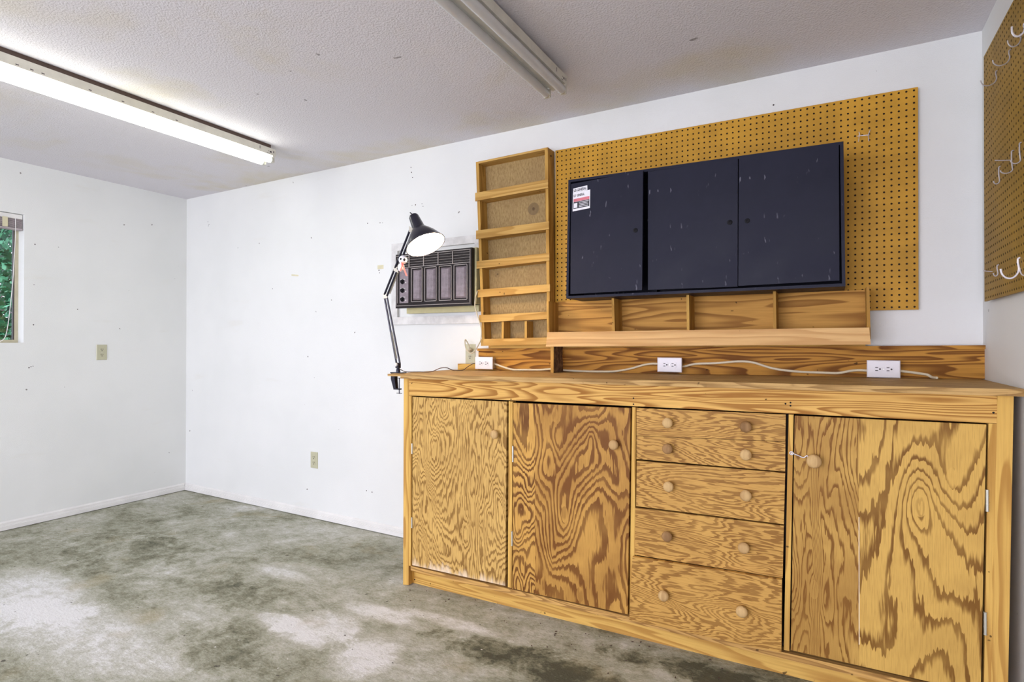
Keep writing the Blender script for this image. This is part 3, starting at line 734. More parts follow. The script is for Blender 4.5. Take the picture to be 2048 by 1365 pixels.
# ------------------------------------------------------------------ dark metal cabinet
YC = -0.25
CC = [(3.6195, 2.0275), (4.7900, 2.0135), (4.7955, 1.4455), (3.6085, 1.4435)]
mc = thing('metal_wall_cabinet', 'dark blue-black steel wall cabinet with three doors mounted on the pegboard', 'cabinet', (4.2, -0.14, 1.4435))
def cshift(c, dx0, dx1, dz0, dz1): return [(c[0][0]+dx0, c[0][1]-dz1), (c[1][0]-dx1, c[1][1]-dz1), (c[2][0]-dx1, c[2][1]+dz0), (c[3][0]+dx0, c[3][1]+dz0)]
bm = bmesh.new(); T = 0.012
QQ([CC[0], CC[1], (CC[1][0], CC[1][1]-T), (CC[0][0], CC[0][1]-T)], YC, -0.0215, bm)
QQ([(CC[3][0], CC[3][1]+T), (CC[2][0], CC[2][1]+T), CC[2], CC[3]], YC, -0.0475, bm)
QQ([(CC[0][0], CC[0][1]-T), (CC[0][0]+T, CC[0][1]-T), (CC[3][0]+T, CC[3][1]+T), (CC[3][0], CC[3][1]+T)], YC, -0.0475, bm)
QQ([(CC[1][0]-T, CC[1][1]-T), (CC[1][0], CC[1][1]-T), (CC[2][0], CC[2][1]+T), (CC[2][0]-T, CC[2][1]+T)], YC, -0.0475, bm)
QQ(cshift(CC, T, T, T, T), -0.055, -0.0475, bm)
p = un(1291, 460, 1, YC); box(bm, p.x-.014, p.x+.012, -0.10, -0.055, 1.457, 2.008)
obj('body', bm, M['steel'], mc)
def cdoor(q, y0, y1, lab):
    d = obj('door', Q(q, y0, y1), M['steel'], mc, bevel=0.0025); d['label'] = lab; return d
dl = [(1142, 368.5), (1286, 341.5), (1284, 580.6), (1140.8, 588.6)]
# left door stands slightly ajar: hinged on its left edge
bm = bmesh.new(); yy = [YC-0.002, YC-0.020, YC-0.020, YC-0.002]
pp = [un(*dl[i], 1, yy[i]) for i in range(4)]
hexa(bm, pp, [Vector((v.x, v.y+.014, v.z)) for v in pp])
cd1 = obj('door', bm, M['steel'], mc, bevel=0.0025); cd1['label'] = 'left cabinet door with sticker, slightly ajar'
cd2 = cdoor([(1296, 343.5), (1475.6, 317.8), (1475.2, 573.6), (1296, 580.2)], YC-0.001, YC+0.014, 'middle cabinet door')
cd3 = cdoor([(1477.6, 315.5), (1677.5, 286.6), (1678.7, 561.5), (1476.6, 572.2)], YC-0.001, YC+0.014, 'right cabinet door with scuffs')
for (px, py, d, yy_) in ((1271, 461, cd1, YC-.019), (1459.6, 445, cd2, YC-.002), (1494.6, 442, cd3, YC-.002)):
    c = un(px, py, 1, yy_); bm = bmesh.new()
    lathe(bm, (c.x, yy_+.002, c.z), (0, -1, 0), [(0, .0105), (.003, .0105), (.004, .009), (.004, .004), (.002, .003), (.002, .0005)], 20)
    obj('lock', bm, M['black'], d, smooth=True)
# sticker
def dly(px):     # door face follows its opening angle
    t = (px-1141)/(1285-1141); return YC-0.002-0.018*t-0.0006
st = [(1146, 386.4), (1180.4, 379.3), (1179.8, 416.3), (1145.2, 423.3)]
def stk(q, off, bm):
    a = [un(x, y, 1, dly(x)-off) for x, y in q]; hexa(bm, a, [Vector((v.x, v.y+.0004, v.z)) for v in a])
bm = bmesh.new(); stk(st, 0, bm); stk([(1146.4, 377.6), (1174.6, 370.8), (1174.8, 380.2), (1146.2, 386.2)], 0, bm)
sk = obj('sticker', bm, M['label_w'], cd1)
def sp(u, v): # position on the sticker: u 0..1, v 0..1 down
    a = Vector(st[0]+(0,)).lerp(Vector(st[1]+(0,)), u); b = Vector(st[3]+(0,)).lerp(Vector(st[2]+(0,)), u); r = a.lerp(b, v); return (r.x, r.y)
bm = bmesh.new(); stk([sp(.04, .34), sp(.96, .34), sp(.96, .50), sp(.04, .50)], .0004, bm); obj('sticker_print', bm, M['label_r'], sk)
bm = bmesh.new(); stk([sp(.04, .51), sp(.96, .51), sp(.96, .88), sp(.04, .88)], .0004, bm); obj('sticker_print', bm, M['label_k'], sk)
bm = bmesh.new()
for v in (.56, .64, .72, .80): stk([sp(.36, v), sp(.92-.03*(v > .6), v), sp(.92-.03*(v > .6), v+.025), sp(.36, v+.025)], .0008, bm)
stk([sp(.07, .58), sp(.26, .58), sp(.26, .84), sp(.07, .84)], .0008, bm)
obj('sticker_print', bm, M['label_w'], sk)
def text(s, px0, py0, px1, py1, hgt, mat, parent):
    a = un(px0, py0, 1, dly(px0)-.0008); b = un(px1, py1, 1, dly(px1)-.0008)
    cu = bpy.data.curves.new('lettering', 'FONT'); cu.body = s; cu.size = 1; cu.extrude = 0.0; cu.offset = 0.02
    to = bpy.data.objects.new('lettering', cu); COL.objects.link(to); bpy.context.view_layer.update()
    me = bpy.data.meshes.new_from_object(to.evaluated_get(bpy.context.evaluated_depsgraph_get()))
    bpy.data.objects.remove(to)
    w = max(v.co.x for v in me.vertices); h_ = max(v.co.y for v in me.vertices)
    ex = (b-a)
    for v in me.vertices:
        v.co = ex*(v.co.x/w)+Vector((0, 0, hgt*v.co.y/h_))
    me.materials.append(mat); o = bpy.data.objects.new('lettering', me); link(o, parent); o.location = a-wloc(parent)
text('US\u00b7GENERAL', 1147.6, 384.4, 1173, 378.6, 0.0125, M['label_k'], sk)
text('US  GENERAL', 1147.2, 394.8, 1169, 390.2, 0.0120, M['label_k'], sk)

# ------------------------------------------------------------------ outlets
def receptacle(c, ux, uz, n, mat, parent):
    """one socket face, c centre; ux across the plate, uz towards the ground pin's opposite side"""
    bm = bmesh.new(); K = 20; pts = []
    for i in range(K):
        t = 2*math.pi*i/K; a, b = math.cos(t)*.0170, math.sin(t)*.0170
        b = max(-.0140, min(.0140, b)); pts.append(c+ux*a+uz*b)
    va = [bm.verts.new(p) for p in pts]; vb = [bm.verts.new(p+n*.0018) for p in pts]
    bm.faces.new(vb); bm.faces.new(va[::-1])
    for i in range(K): bm.faces.new((va[i], va[(i+1) % K], vb[(i+1) % K], vb[i]))
    f = obj('socket', bm, mat, parent)
    bm = bmesh.new()
    for s in (-1, 1):
        o = c+n*.0019+ux*(.0062*s)+uz*.004
        q = [o+ux*(.0016*i)+uz*(.0048*j) for i, j in ((-1, -1), (1, -1), (1, 1), (-1, 1))]
        hexa(bm, [v+n*.0003 for v in q], [v-n*.0003 for v in q])
    lathe(bm, c+n*.0015-uz*.0075, n, [(0, .0034), (.0008, .0034)], 12)
    obj('slots', bm, M['slot'], f)
def outlet(name, label, cat, c, ux, uz, n, mat, w=.070, h=.114, box_d=0, group=None, both=True):
    """c: centre of the plate on its mounting face; ux short side, uz long side"""
    c = Vector(c); t = thing(name, label, cat, c, group)
    if box_d:
        bm = bmesh.new(); q = [c+ux*(w*.44*i)+uz*(h*.46*j) for i, j in ((-1, -1), (1, -1), (1, 1), (-1, 1))]
        hexa(bm, [v+n*box_d for v in q], [v+n*.0005 for v in q]); obj('box', bm, M['zinc'] , t, bevel=.002)
    c2 = c+n*box_d
    bm = bmesh.new()
    q = [c2+ux*(w*.5*i)+uz*(h*.5*j) for i, j in ((-1, -1), (1, -1), (1, 1), (-1, 1))]
    q2 = [c2+ux*(w*.46*i)+uz*(h*.475*j)+n*.0058 for i, j in ((-1, -1), (1, -1), (1, 1), (-1, 1))]
    q1 = [v+n*.003 for v in q]
    va, vm, vb = [[bm.verts.new(v) for v in z] for z in (q, q1, q2)]
    bm.faces.new(va[::-1]); bm.faces.new(vb)
    for i in range(4):
        j = (i+1) % 4; bm.faces.new((va[i], va[j], vm[j], vm[i])); bm.faces.new((vm[i], vm[j], vb[j], vb[i]))
    obj('cover_plate', bm, mat, t)
    for s in (-1, 1):
        if s == 1 and not both: continue
        receptacle(c2+n*.0056+uz*(.0195*s), ux, uz, n, mat, t)
    bm = bmesh.new(); lathe(bm, c2+n*.0056, n, [(0, .003), (.001, .0028)], 12); obj('screw', bm, M['zinc'], t)
    return t
X, Y_, Z = Vector((1, 0, 0)), Vector((0, 1, 0)), Vector((0, 0, 1))
c = (un(192.5, 690.5, 0, 0)+un(213.5, 719.5, 0, 0))/2
outlet('wall_outlet', 'ivory outlet on the left wall right of the window', 'outlet', c, -Y_, Z, X, M['ivory'])
c = (un(622, 904.5, 1, 0)+un(636, 937, 1, 0))/2
outlet('wall_outlet', 'ivory outlet low on the back wall left of the workbench', 'outlet', c, X, Z, -Y_, M['ivory'])
c = un(941.3, 708, 1, 0)
outlet('wall_outlet', 'pale outlet above the worktop with the air conditioner cord plugged in', 'outlet', (c.x, 0, c.z), X, Z, -Y_, M['ivory'], both=False)
OC = c
BD = 0.038
for (xa, ya, xb, yb, lab) in ((949.8, 712.5, 984.8, 741, 'white outlet box at the left end of the backsplash beside the rack'), (1314.5, 713.5, 1363.5, 747, 'white outlet box in the middle of the backsplash'), (1733.7, 724.5, 1801, 759.5, 'white outlet box at the right end of the backsplash near the corner')):
    yf = YS-BD-.0058; a = un(xa, (ya+yb)/2, 1, yf); b = un(xb, (ya+yb)/2, 1, yf)
    cx = (a.x+b.x)/2; cz = un((xa+xb)/2, (ya+yb)/2, 1, yf).z
    outlet('outlet_box', lab, 'outlet', (cx, YS, max(cz, ztop(cx)+.037)), Z, -X, -Y_, M['white_pl'], w=.070, h=min(.122, b.x-a.x), box_d=BD)

# cream cable runs between the boxes
def cable(px, label, y=YS-0.007, r=0.0052, mat='cable', name='power_cable'):
    pts = []
    for i, q in enumerate(px):
        yy_ = q[2] if len(q) > 2 else y
        p = un(q[0], q[1], 1, yy_); p.z = max(p.z, ztop(p.x)+r+.0006) if p.z < 1.09 and p.x > 2.76 else p.z; pts.append(p)
    bm = bmesh.new(); tube(bm, spline(pts, 5), r, 8)
    return tag(obj(name, bm, M[mat], smooth=True), label, 'cable')
cable([(984, 726.5, YS-.018), (993, 729.5), (1008, 735), (1025, 739.5), (1050, 740), (1080, 740), (1104, 738.5), (1118, 739.5), (1135, 741.5), (1165, 744), (1200, 745.5), (1230, 743), (1260, 738), (1285, 731), (1302, 728), (1316, 728, YS-.018)], 'cream power cable between the left and middle outlet boxes')
cable([(1362, 734, YS-.018), (1370, 733), (1392.5, 728.3), (1430, 727), (1475, 723.5), (1505, 725.3), (1535, 734.4), (1557.5, 739.5), (1598.7, 744), (1647, 746), (1677.5, 746.5), (1700, 742.5), (1718, 741), (1736, 742, YS-.018)], 'cream power cable between the middle and right outlet boxes')
cable([(1800, 742.5, YS-.018), (1825, 745.5), (1853.7, 750), (1864, 755, YS-.02), (1873.6, 761.8, YS-.05)], 'short cream cable drooping from the right outlet box onto the worktop')

# ------------------------------------------------------------------ air conditioner
YA_ = -0.125
tr = thing('air_conditioner_trim', 'white painted wood frame around the air conditioner opening', 'frame', (2.6, -0.01, 1.34))
o_ = [(784, 489.5), (952, 471), (958, 640.5), (784, 652)]
P = [un(*q, 1, -0.016) for q in o_]; ox0, ox1 = P[0].x, 2.966; tz1, tz0 = 1.862, 1.341
tw = 0.048
for nm, c in (('top_board', [(ox0, tz1), (ox1, tz1), (ox1, tz1-tw), (ox0, tz1-tw)]), ('bottom_board', [(ox0, tz0+tw), (ox1, tz0+tw), (ox1, tz0), (ox0, tz0)]),
              ('side_board', [(ox0, tz1-tw), (ox0+tw, tz1-tw), (ox0+tw, tz0+tw), (ox0, tz0+tw)]), ('side_board', [(ox1-tw, tz1-tw), (ox1, tz1-tw), (ox1, tz0+tw), (ox1-tw, tz0+tw)])):
    bm = QQ(c, -0.020, -0.001)
    obj(nm, bm, M['actrim'], tr, bevel=0.003)
ac = thing('air_conditioner', 'old dark brown window air conditioner set in the back wall', 'air conditioner', (2.7, -0.06, 1.40))
A = lambda px, py, y=YA_: un(px, py, 1, y)
fx0, fx1 = A(791.5, 560).x, A(943.5, 560).x; fz1, fz0 = 1.768, 1.438
obj('case', B(fx0+.012, fx1+.012, YA_+.030, -0.0165, fz0+.012, fz1+.004), M['ac_case'], ac, bevel=.004)
obj('filler_strip', B(fx0+.02, fx1-.004, -0.045, -0.0165, fz0-.030, fz0+.009), M['ac_case'], ac, bevel=.002)
obj('front_panel', B(fx0, fx1, YA_, YA_+.030, fz0, fz1), M['ac_br'], ac, bevel=.005)
def fpx(px): return A(px, 560).x
gx0, gx1, gz0, gz1 = fx0+.01, fx1-.01, fz1-.082, fz1-.012
bm = bmesh.new()
for i in range(4): box(bm, gx0+.004, gx1-.004, YA_-.003, YA_-.0005, gz0+.012+i*.0155, gz0+.0132+i*.0155)
obj('air_grille', bm, M['ac_ln'], ac)
bm = bmesh.new()
for px in (819, 848, 877, 906): box(bm, fpx(px)-.002, fpx(px)+.002, YA_-.006, YA_-.0005, gz0, gz1)
box(bm, gx0, gx1, YA_-.006, YA_-.0005, gz1, gz1+.003); box(bm, gx0, gx1, YA_-.006, YA_-.0005, gz0-.003, gz0)
box(bm, gx1, gx1+.003, YA_-.006, YA_-.0005, fz0+.018, gz1+.003)
obj('grille_frame', bm, M['ac_ln'], ac)
for xa, xb in ((823.5, 845.5), (850, 874), (879, 904), (908.5, 935.5)):
    x0_, x1_ = fpx(xa), fpx(xb); zb, zt = fz0+.034, gz0-.010
    bm = bmesh.new()
    for a_ in ((x0_, x1_, zb, zb+.003), (x0_, x1_, zt-.003, zt), (x0_, x0_+.003, zb, zt), (x1_-.003, x1_, zb, zt)): box(bm, a_[0], a_[1], YA_-.006, YA_-.0005, a_[2], a_[3])
    pnl = obj('louvre_frame', bm, M['ac_ln'], ac)
    bm = bmesh.new(); zi0, zi1, xi0, xi1 = zb+.020, zt-.020, x0_+.020, x1_-.020
    hexa(bm, [(xi0, YA_-.009, zi0), (xi1, YA_-.009, zi0), (xi1, YA_-.009, zi1), (xi0, YA_-.009, zi1)], [(xi0-.009, YA_-.0005, zi0-.009), (xi1+.009, YA_-.0005, zi0-.009), (xi1+.009, YA_-.0005, zi1+.009), (xi0-.009, YA_-.0005, zi1+.009)])
    obj('raised_panel', bm, M['ac_pan'], pnl)
cx0, cx1 = fpx(800), fpx(816)
cpn = obj('control_panel', B(cx0, cx1+.006, YA_-.004, YA_-.0005, fz0+.030, gz0-.008), M['ac_pan'], ac)
for z_ in (fz0+.032, fz0+.086, fz0+.140): bm = bmesh.new(); box(bm, cx0+.008, cx0+.045, YA_-.0048, YA_-.004, z_+.033, z_+.036); box(bm, cx0+.046, cx0+.052, YA_-.0048, YA_-.004, z_+.010, z_+.018); obj('dial_mark', bm, M['trim'], cpn)
for z_ in (fz0+.053, fz0+.107, fz0+.161):
    bm = bmesh.new(); lathe(bm, (cx0+.024, YA_-.004, z_), (0, -1, 0), [(0, .015), (.004, .0145), (.006, .010), (.014, .009), (.015, .006), (.0152, .001)], 18)
    box(bm, cx0+.0225, cx0+.0255, YA_-.021, YA_-.016, z_-.010, z_+.010)
    obj('dial', bm, M['black'], cpn, smooth=True)
bm = bmesh.new(); tube(bm, [(fx0+.006, YA_-.002, fz0+.02), (fx0+.006, YA_-.002, gz0-.004)], .0022, 6); tube(bm, [(fx0+.016, YA_-.002, fz0+.03), (fx0+.016, YA_-.002, gz0-.008)], .0015, 6); tube(bm, [(fx0+.006, YA_-.002, fz0+.014), (fx1-.006, YA_-.002, fz0+.014)], .0018, 6)
obj('edge_bead', bm, M['ac_ln'], ac)
# its cord: looping down in front of the rack's left edge and into the outlet
yq = -0.112
pts = [un(955, 583, 1, -0.100), un(951, 595, 1, yq), un(950, 612, 1, yq), un(955, 632, 1, yq), un(962, 655, 1, yq), un(962, 678, 1, yq), un(956, 692, 1, -.10), un(948, 704, 1, -.085), un(940, 707, 1, -.075), un(933, 700, 1, -.07), un(930, 688, 1, -.065), un(930.5, 680, 1, -.06), un(934, 684, 1, -.05), un(938, 692, 1, -.042), un(941, 699, 1, -.03)]
bm = bmesh.new(); tube(bm, spline(pts, 6), .0035, 8)
oz = OC.z+.0195
cr = tag(obj('appliance_cord', bm, M['cord_ac'], smooth=True), 'beige cord looping from the air conditioner to the outlet beside the rack', 'cord')
bm = bmesh.new(); e = un(941, 699, 1, -.03)
lathe(bm, (OC.x, -.0080, oz), (e-Vector((OC.x, -.0080, oz))), [(0, .012), (.012, .0135), (.022, .009), (.034, .0045)], 14)
obj('plug', bm, M['cord_ac'], cr, smooth=True)

# ------------------------------------------------------------------ clamp lamp
YL = -0.500
lp = thing('clamp_lamp', 'dark swing-arm desk lamp, lit, clamped to the left end of the worktop', 'lamp', (2.76, YL, 1.064))
zt_ = ztop(2.75)
bm = bmesh.new()
box(bm, 2.712, 2.795, YL-.017, YL+.017, zt_+.0005, zt_+.006)
box(bm, 2.712, 2.738, YL-.012, YL+.012, zt_-.03, zt_+.0005)
hexa(bm, [(2.712, YL-.012, zt_-.03), (2.712, YL+.012, zt_-.03), (2.738, YL+.012, zt_-.03), (2.738, YL-.012, zt_-.03)], [(2.728, YL-.010, zt_-.082), (2.728, YL+.010, zt_-.082), (2.745, YL+.010, zt_-.082), (2.745, YL-.010, zt_-.082)])
box(bm, 2.728, 2.768, YL-.010, YL+.010, zt_-.086, zt_-.080)
obj('clamp', bm, M['lamp'], lp, bevel=.0012)
bm = bmesh.new(); tube(bm, [(2.760, YL, zt_-.023), (2.760, YL, zt_-.108)], .0028, 8); tube(bm, [(2.742, YL, zt_-.105), (2.778, YL, zt_-.105)], .0018, 8)
lathe(bm, (2.760, YL, zt_-.0235), (0, 0, -1), [(0, .010), (.003, .010)], 14)
obj('clamp_screw', bm, M['lamp'], lp)
bp = Vector((2.752, YL, zt_+.006))
bm = bmesh.new(); lathe(bm, bp, (0, 0, 1), [(0, .012), (.010, .011), (.018, .009), (.032, .007)], 16)
box(bm, bp.x-.010, bp.x+.010, YL-.010, YL+.010, bp.z+.022, bp.z+.050)
obj('swivel_base', bm, M['lamp'], lp)
bm = bmesh.new(); lathe(bm, (bp.x-.005, YL-.010, bp.z+.040), (0, -1, 0), [(0, .010), (.006, .009), (.008, .006)], 14); obj('tension_knob', bm, M['trim'], lp)
D0 = (Vector((2.752, YL, 1.1))-CAM).dot(Fv)
elb = at_depth(771, 592, D0-.02)
hd = at_depth(823, 461, D0-.18)
s0 = Vector((bp.x, YL, bp.z+.035))
dirl = (elb-s0).normalized(); side = dirl.cross(Fv).normalized()*.0065
bm = bmesh.new()
tube(bm, [s0+side, elb+side], .0048, 8); tube(bm, [s0-side+Vector((0.004, 0, 0.01)), elb-side], .0048, 8)
obj('lower_arm', bm, M['lamp'], lp, smooth=True)
diru = (hd-elb).normalized(); side2 = diru.cross(Fv).normalized()*.0075
bm = bmesh.new(); tube(bm, [elb+side2, hd+side2], .0056, 8); tube(bm, [elb-side2, hd-side2], .0056, 8)
obj('upper_arm', bm, M['lamp'], lp, smooth=True)
def coil(a, b, r, turns, w):
    d = b-a; u, v = frame_of(d); n = turns*8
    return [a+d*(i/n)+(u*math.cos(2*math.pi*i/8)+v*math.sin(2*math.pi*i/8))*r for i in range(n+1)]
bm = bmesh.new()
for s, t0, t1 in ((side2*2.0, .06, .40),): tube(bm, coil(elb.lerp(hd, t0)-s, elb.lerp(hd, t1)-s,   .0045, 34, .001), .0011, 4)
obj('spring', bm, M['spring'], lp); bm = bmesh.new()
for t0, t1 in ((.10, .48),): tube(bm, coil(s0.lerp(elb, t0)-side*.1+Fv*-.010, s0.lerp(elb, t1)-Fv*.010, .0042, 34, .001), .0011, 4)
obj('spring', bm, M['spring'], lp)
bm = bmesh.new()
for p_, u_ in ((elb, side), (elb.lerp(hd, .42), side2), (hd, side2)):
    q = [p_+u_*1.7+Vector((0, 0, .014)), p_-u_*1.7+Vector((0, 0, .014)), p_-u_*1.7-Vector((0, 0, .014)), p_+u_*1.7-Vector((0, 0, .014))]
    bm = bmesh.new(); hexa(bm, [v-Fv*.006 for v in q], [v+Fv*.006 for v in q]); obj('joint_bracket', bm, M['spring'], lp, bevel=.002)
Dh = D0-.20
oc = at_depth(851.5, 490, Dh)
im = (R2*0.412-U2*0.911).normalized()
ax = (im*math.cos(math.radians(17))-Fv*math.sin(math.radians(17))).normalized()
rs = 40.3/FPX*Dh
ln = 0.180
t0 = oc-ax*ln
prof = [(0, .004), (.002, .021), (.010, .0255), (.080, .0325), (.084, .036), (.104, .053), (.130, .073), (.160, .090), (ln-.004, rs*.97), (ln, rs)]
bm = bmesh.new(); lathe(bm, t0, ax, prof, 40, True, False)
sh = obj('lamp_shade', bm, M['lamp'], lp, smooth=True)
bm = bmesh.new(); lathe(bm, t0, ax, [(.081, .001), (.082, .030), (.104, .050), (.130, .070), (.160, .087), (ln-.0035, rs*.955), (ln-.0002, rs*.985)], 40, True, False)
obj('shade_lining', bm, M['shade_in'], sh, smooth=True)
bm = bmesh.new(); tube(bm, [oc+(ax.orthogonal().normalized()*math.cos(t)+ax.cross(ax.orthogonal().normalized())*math.sin(t))*rs for t in [2*math.pi*i/40 for i in range(40)]], .002, 6, closed=True)
obj('shade_rim', bm, M['lamp'], sh, smooth=True)
bm = bmesh.new(); lathe(bm, t0+ax*.095, ax, [(0, .013), (.015, .014), (.030, .022), (.045, .030), (.060, .0325), (.075, .028), (.084, .016), (.088, .002)], 24)
obj('bulb', bm, M['bulb'], lp, smooth=True)
bm = bmesh.new(); q0 = t0+ax*.006
tube(bm, spline([q0, q0-ax*.012-R2*.002, q0-ax*.024-R2*.010], 4), .0028, 6); obj('switch', bm, M['black'], lp, smooth=True)
bm = bmesh.new()
tube(bm, [hd, hd.lerp(t0+ax*.10, .75)], .007, 10); obj('head_pivot', bm, M['spring'], lp)
# trinket tied to the arm
tk = at_depth(806, 520, D0-.16)
tn = thing('trinket', 'small white trinket with a pink ribbon hanging on the lamp arm', 'ornament', tk)
def blob(bm, c, r, sx=1, sz=1):
    v = bmesh.ops.create_uvsphere(bm, u_segments=18, v_segments=12, radius=r)['verts']
    for q in v: q.co = Vector((q.co.x*sx, q.co.y*.8, q.co.z*sz))+c
bm = bmesh.new(); blob(bm, tk, .024, 1.0, .95); blob(bm, tk+R2*-.010+U2*-.038, .020, .9, 1.1)
obj('body', bm, M['white_pl'], tn, smooth=True)
bm = bmesh.new(); blob(bm, tk+R2*.010-U2*.002-Fv*.0175, .007); blob(bm, tk-R2*.008+U2*.002-Fv*.0175, .005)
obj('eye', bm, M['black'], tn, smooth=True)
bm = bmesh.new()
def ribbon(bm, pts, w):
    pts = [Vector(p) for p in pts]; a = [bm.verts.new(p-R2*w) for p in pts]; b = [bm.verts.new(p+R2*w) for p in pts]
    for i in range(len(pts)-1): bm.faces.new((a[i], a[i+1], b[i+1], b[i]))
f_ = -Fv*.020
ribbon(bm, [tk-U2*.017+f_, tk-U2*.03+R2*.003+f_, tk-U2*.055+R2*.012+f_, tk-U2*.083+R2*.022+f_], .004)
ribbon(bm, [tk-U2*.017+f_, tk-U2*.035-R2*.001+f_, tk-U2*.060-R2*.010+f_], .0035)
blob(bm, tk-U2*.018+f_*.9, .006)
obj('ribbon', bm, M['pink'], tn)
# lamp cord on the worktop
def wp(px, py, up=.004):
    p = un(px, py, 2, 1.07)
    return p
def onto(px, py, y, h=.0055):
    p = un(px, py, 1, y); p.z = max(p.z, ztop(p.x)+h); return p
pts = [onto(800, 739, YL-.012, .012), onto(812, 744, -.45), onto(838, 745, -.42), onto(862, 744, -.40), onto(880, 737, -.38), onto(893, 736, -.36), onto(906, 741, -.30), onto(915, 745, -.20), onto(927, 744, -.12), onto(934, 735, -.07), onto(944, 729, -.06), onto(950, 727, -.062)]
bm = bmesh.new(); tube(bm, spline(pts, 5), .0022, 6)
tag(obj('lamp_cord', bm, M['cord_br'], smooth=True), 'thin brown lamp cord trailing over the worktop to the left outlet box', 'cord')

# ------------------------------------------------------------------ fluorescent fixtures
def fixture(label, cx, yend, length, slope, lit):
    t = thing('fluorescent_fixture', label, 'light fixture', (cx, yend-length/2, H-.03))
    def P3(u, y, z): return (cx+u+slope*(y-yend)*-1, y, z)
    def bar(bm, u0, u1, y0, y1, z0, z1, u0b=None, u1b=None):
        u0b = u0 if u0b is None else u0b; u1b = u1 if u1b is None else u1b
        hexa(bm, [P3(u0b, y0, z0), P3(u1b, y0, z0), P3(u1, y0, z1), P3(u0, y0, z1)], [P3(u0b, y1, z0), P3(u1b, y1, z0), P3(u1, y1, z1), P3(u0, y1, z1)])
    ye, yn = yend, yend-length
    bm = bmesh.new(); bar(bm, -.035, .045 if lit else .012, yn+.03, ye-.03, 2.417, H-.0005); obj('gap_shade_strip', bm, M['fixgap'], t)  # brown spacer added to imitate the shaded gap above the housing
    bm = bmesh.new(); bar(bm, -.052, .052, yn, ye, 2.376, 2.417); bar(bm, -.030, .030, yn, ye, 2.368, 2.376, -.022, .022)
    body = obj('housing', bm, M['fix'], t, bevel=.0012)
    bm = bmesh.new()
    for dy, z_, w_, h_ in ((.012, 2.392, .006, .012), (.030, 2.389, .012, .010), (.045, 2.380, .018, .003), (.048, 2.395, .004, .004), (.11, 2.392, .004, .018)):
        for s in (1,):
            y0_ = ye-dy-w_; hexa(bm, [P3(.0522, y0_, z_), P3(.0522, y0_+w_, z_), P3(.0522, y0_+w_, z_+h_), P3(.0522, y0_, z_+h_)], [P3(.0515, y0_, z_), P3(.0515, y0_+w_, z_), P3(.0515, y0_+w_, z_+h_), P3(.0515, y0_, z_+h_)])
    if lit:
        for dy in (.62, .74, .88, 1.02, 1.20, 1.24, 1.29):
            y0_ = ye-dy; hexa(bm, [P3(.0522, y0_, 2.384), P3(.0522, y0_+.012, 2.384), P3(.0522, y0_+.012, 2.388), P3(.0522, y0_, 2.388)], [P3(.0515, y0_, 2.384), P3(.0515, y0_+.012, 2.384), P3(.0515, y0_+.012, 2.388), P3(.0515, y0_, 2.388)])
    obj('knockout', bm, M['slot'], body)
    for u in (-.039, .039):
        bm = bmesh.new(); lathe(bm, P3(u, ye-.030, 2.350), (slope, -1, 0), [(0, .012), (.001, .0185), (.02, .019), (length-.08, .019), (length-.061, .0185), (length-.06, .012)], 20)
        obj('lit_tube' if lit else 'tube', bm, M['tube_on'] if lit else M['tube_off'], t, smooth=True)
        for yy_ in (ye-.015, yn+.015):
            bm = bmesh.new(); bar(bm, u-.014, u+.014, yy_-.006, yy_+.006, 2.334, 2.376); obj('lamp_holder', bm, M['fix'], t, bevel=.002)
            bm = bmesh.new(); s = 1 if yy_ > yn+.1 else -1
            lathe(bm, P3(u, yy_-.0065*s, 2.350), (0, -1*s, 0), [(0, .0185), (.008, .0192), (.010, .0192)], 20); obj('tube_cap', bm, M['zinc'], t)
    return t
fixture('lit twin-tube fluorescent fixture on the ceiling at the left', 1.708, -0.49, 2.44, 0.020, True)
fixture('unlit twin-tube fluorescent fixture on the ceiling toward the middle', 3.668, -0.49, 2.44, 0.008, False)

# ------------------------------------------------------------------ wire hooks
def hook_on_right(base, tip, label, r=.0022, kind='J'):
    b = un(*base, 0, WX-.022); t = un(*tip, 1, b.y)
    reach = max(.012, (WX-.022)-t.x); zb = min(t.z, b.z)-.012
    bx = WX-.0245
    if kind == 'J':
        dep = .011 if 'middle' in label or 'small' in label else (.030 if 'large' in label else .022)
        low = min(b.z-dep-.012, t.z-dep); zs = low+dep; a_ = reach/2
        pts = [(bx+.010, b.y, b.z), (bx-.001, b.y, b.z-.001), (bx-.002, b.y, b.z-.010), (bx-.002, b.y, (b.z+zs)/2)]
        pts += [(bx-a_+a_*math.cos(w), b.y, zs-dep*math.sin(w)) for w in [math.pi*q/8 for q in range(9)]]
        if t.z > zs+.004: pts.append((bx-reach, b.y, t.z))
    else:
        pts = [(bx+.010, b.y, b.z), (bx-reach*.5, b.y, (b.z+t.z)/2), (bx-reach, b.y, t.z)]
    bm = bmesh.new(); tube(bm, spline(pts, 4), r, 7)
    return tag(obj('pegboard_hook', bm, M['chrome'] if 'bright' in label else M['wire'], smooth=True), label, 'hook', 'wire hooks on the right pegboard')
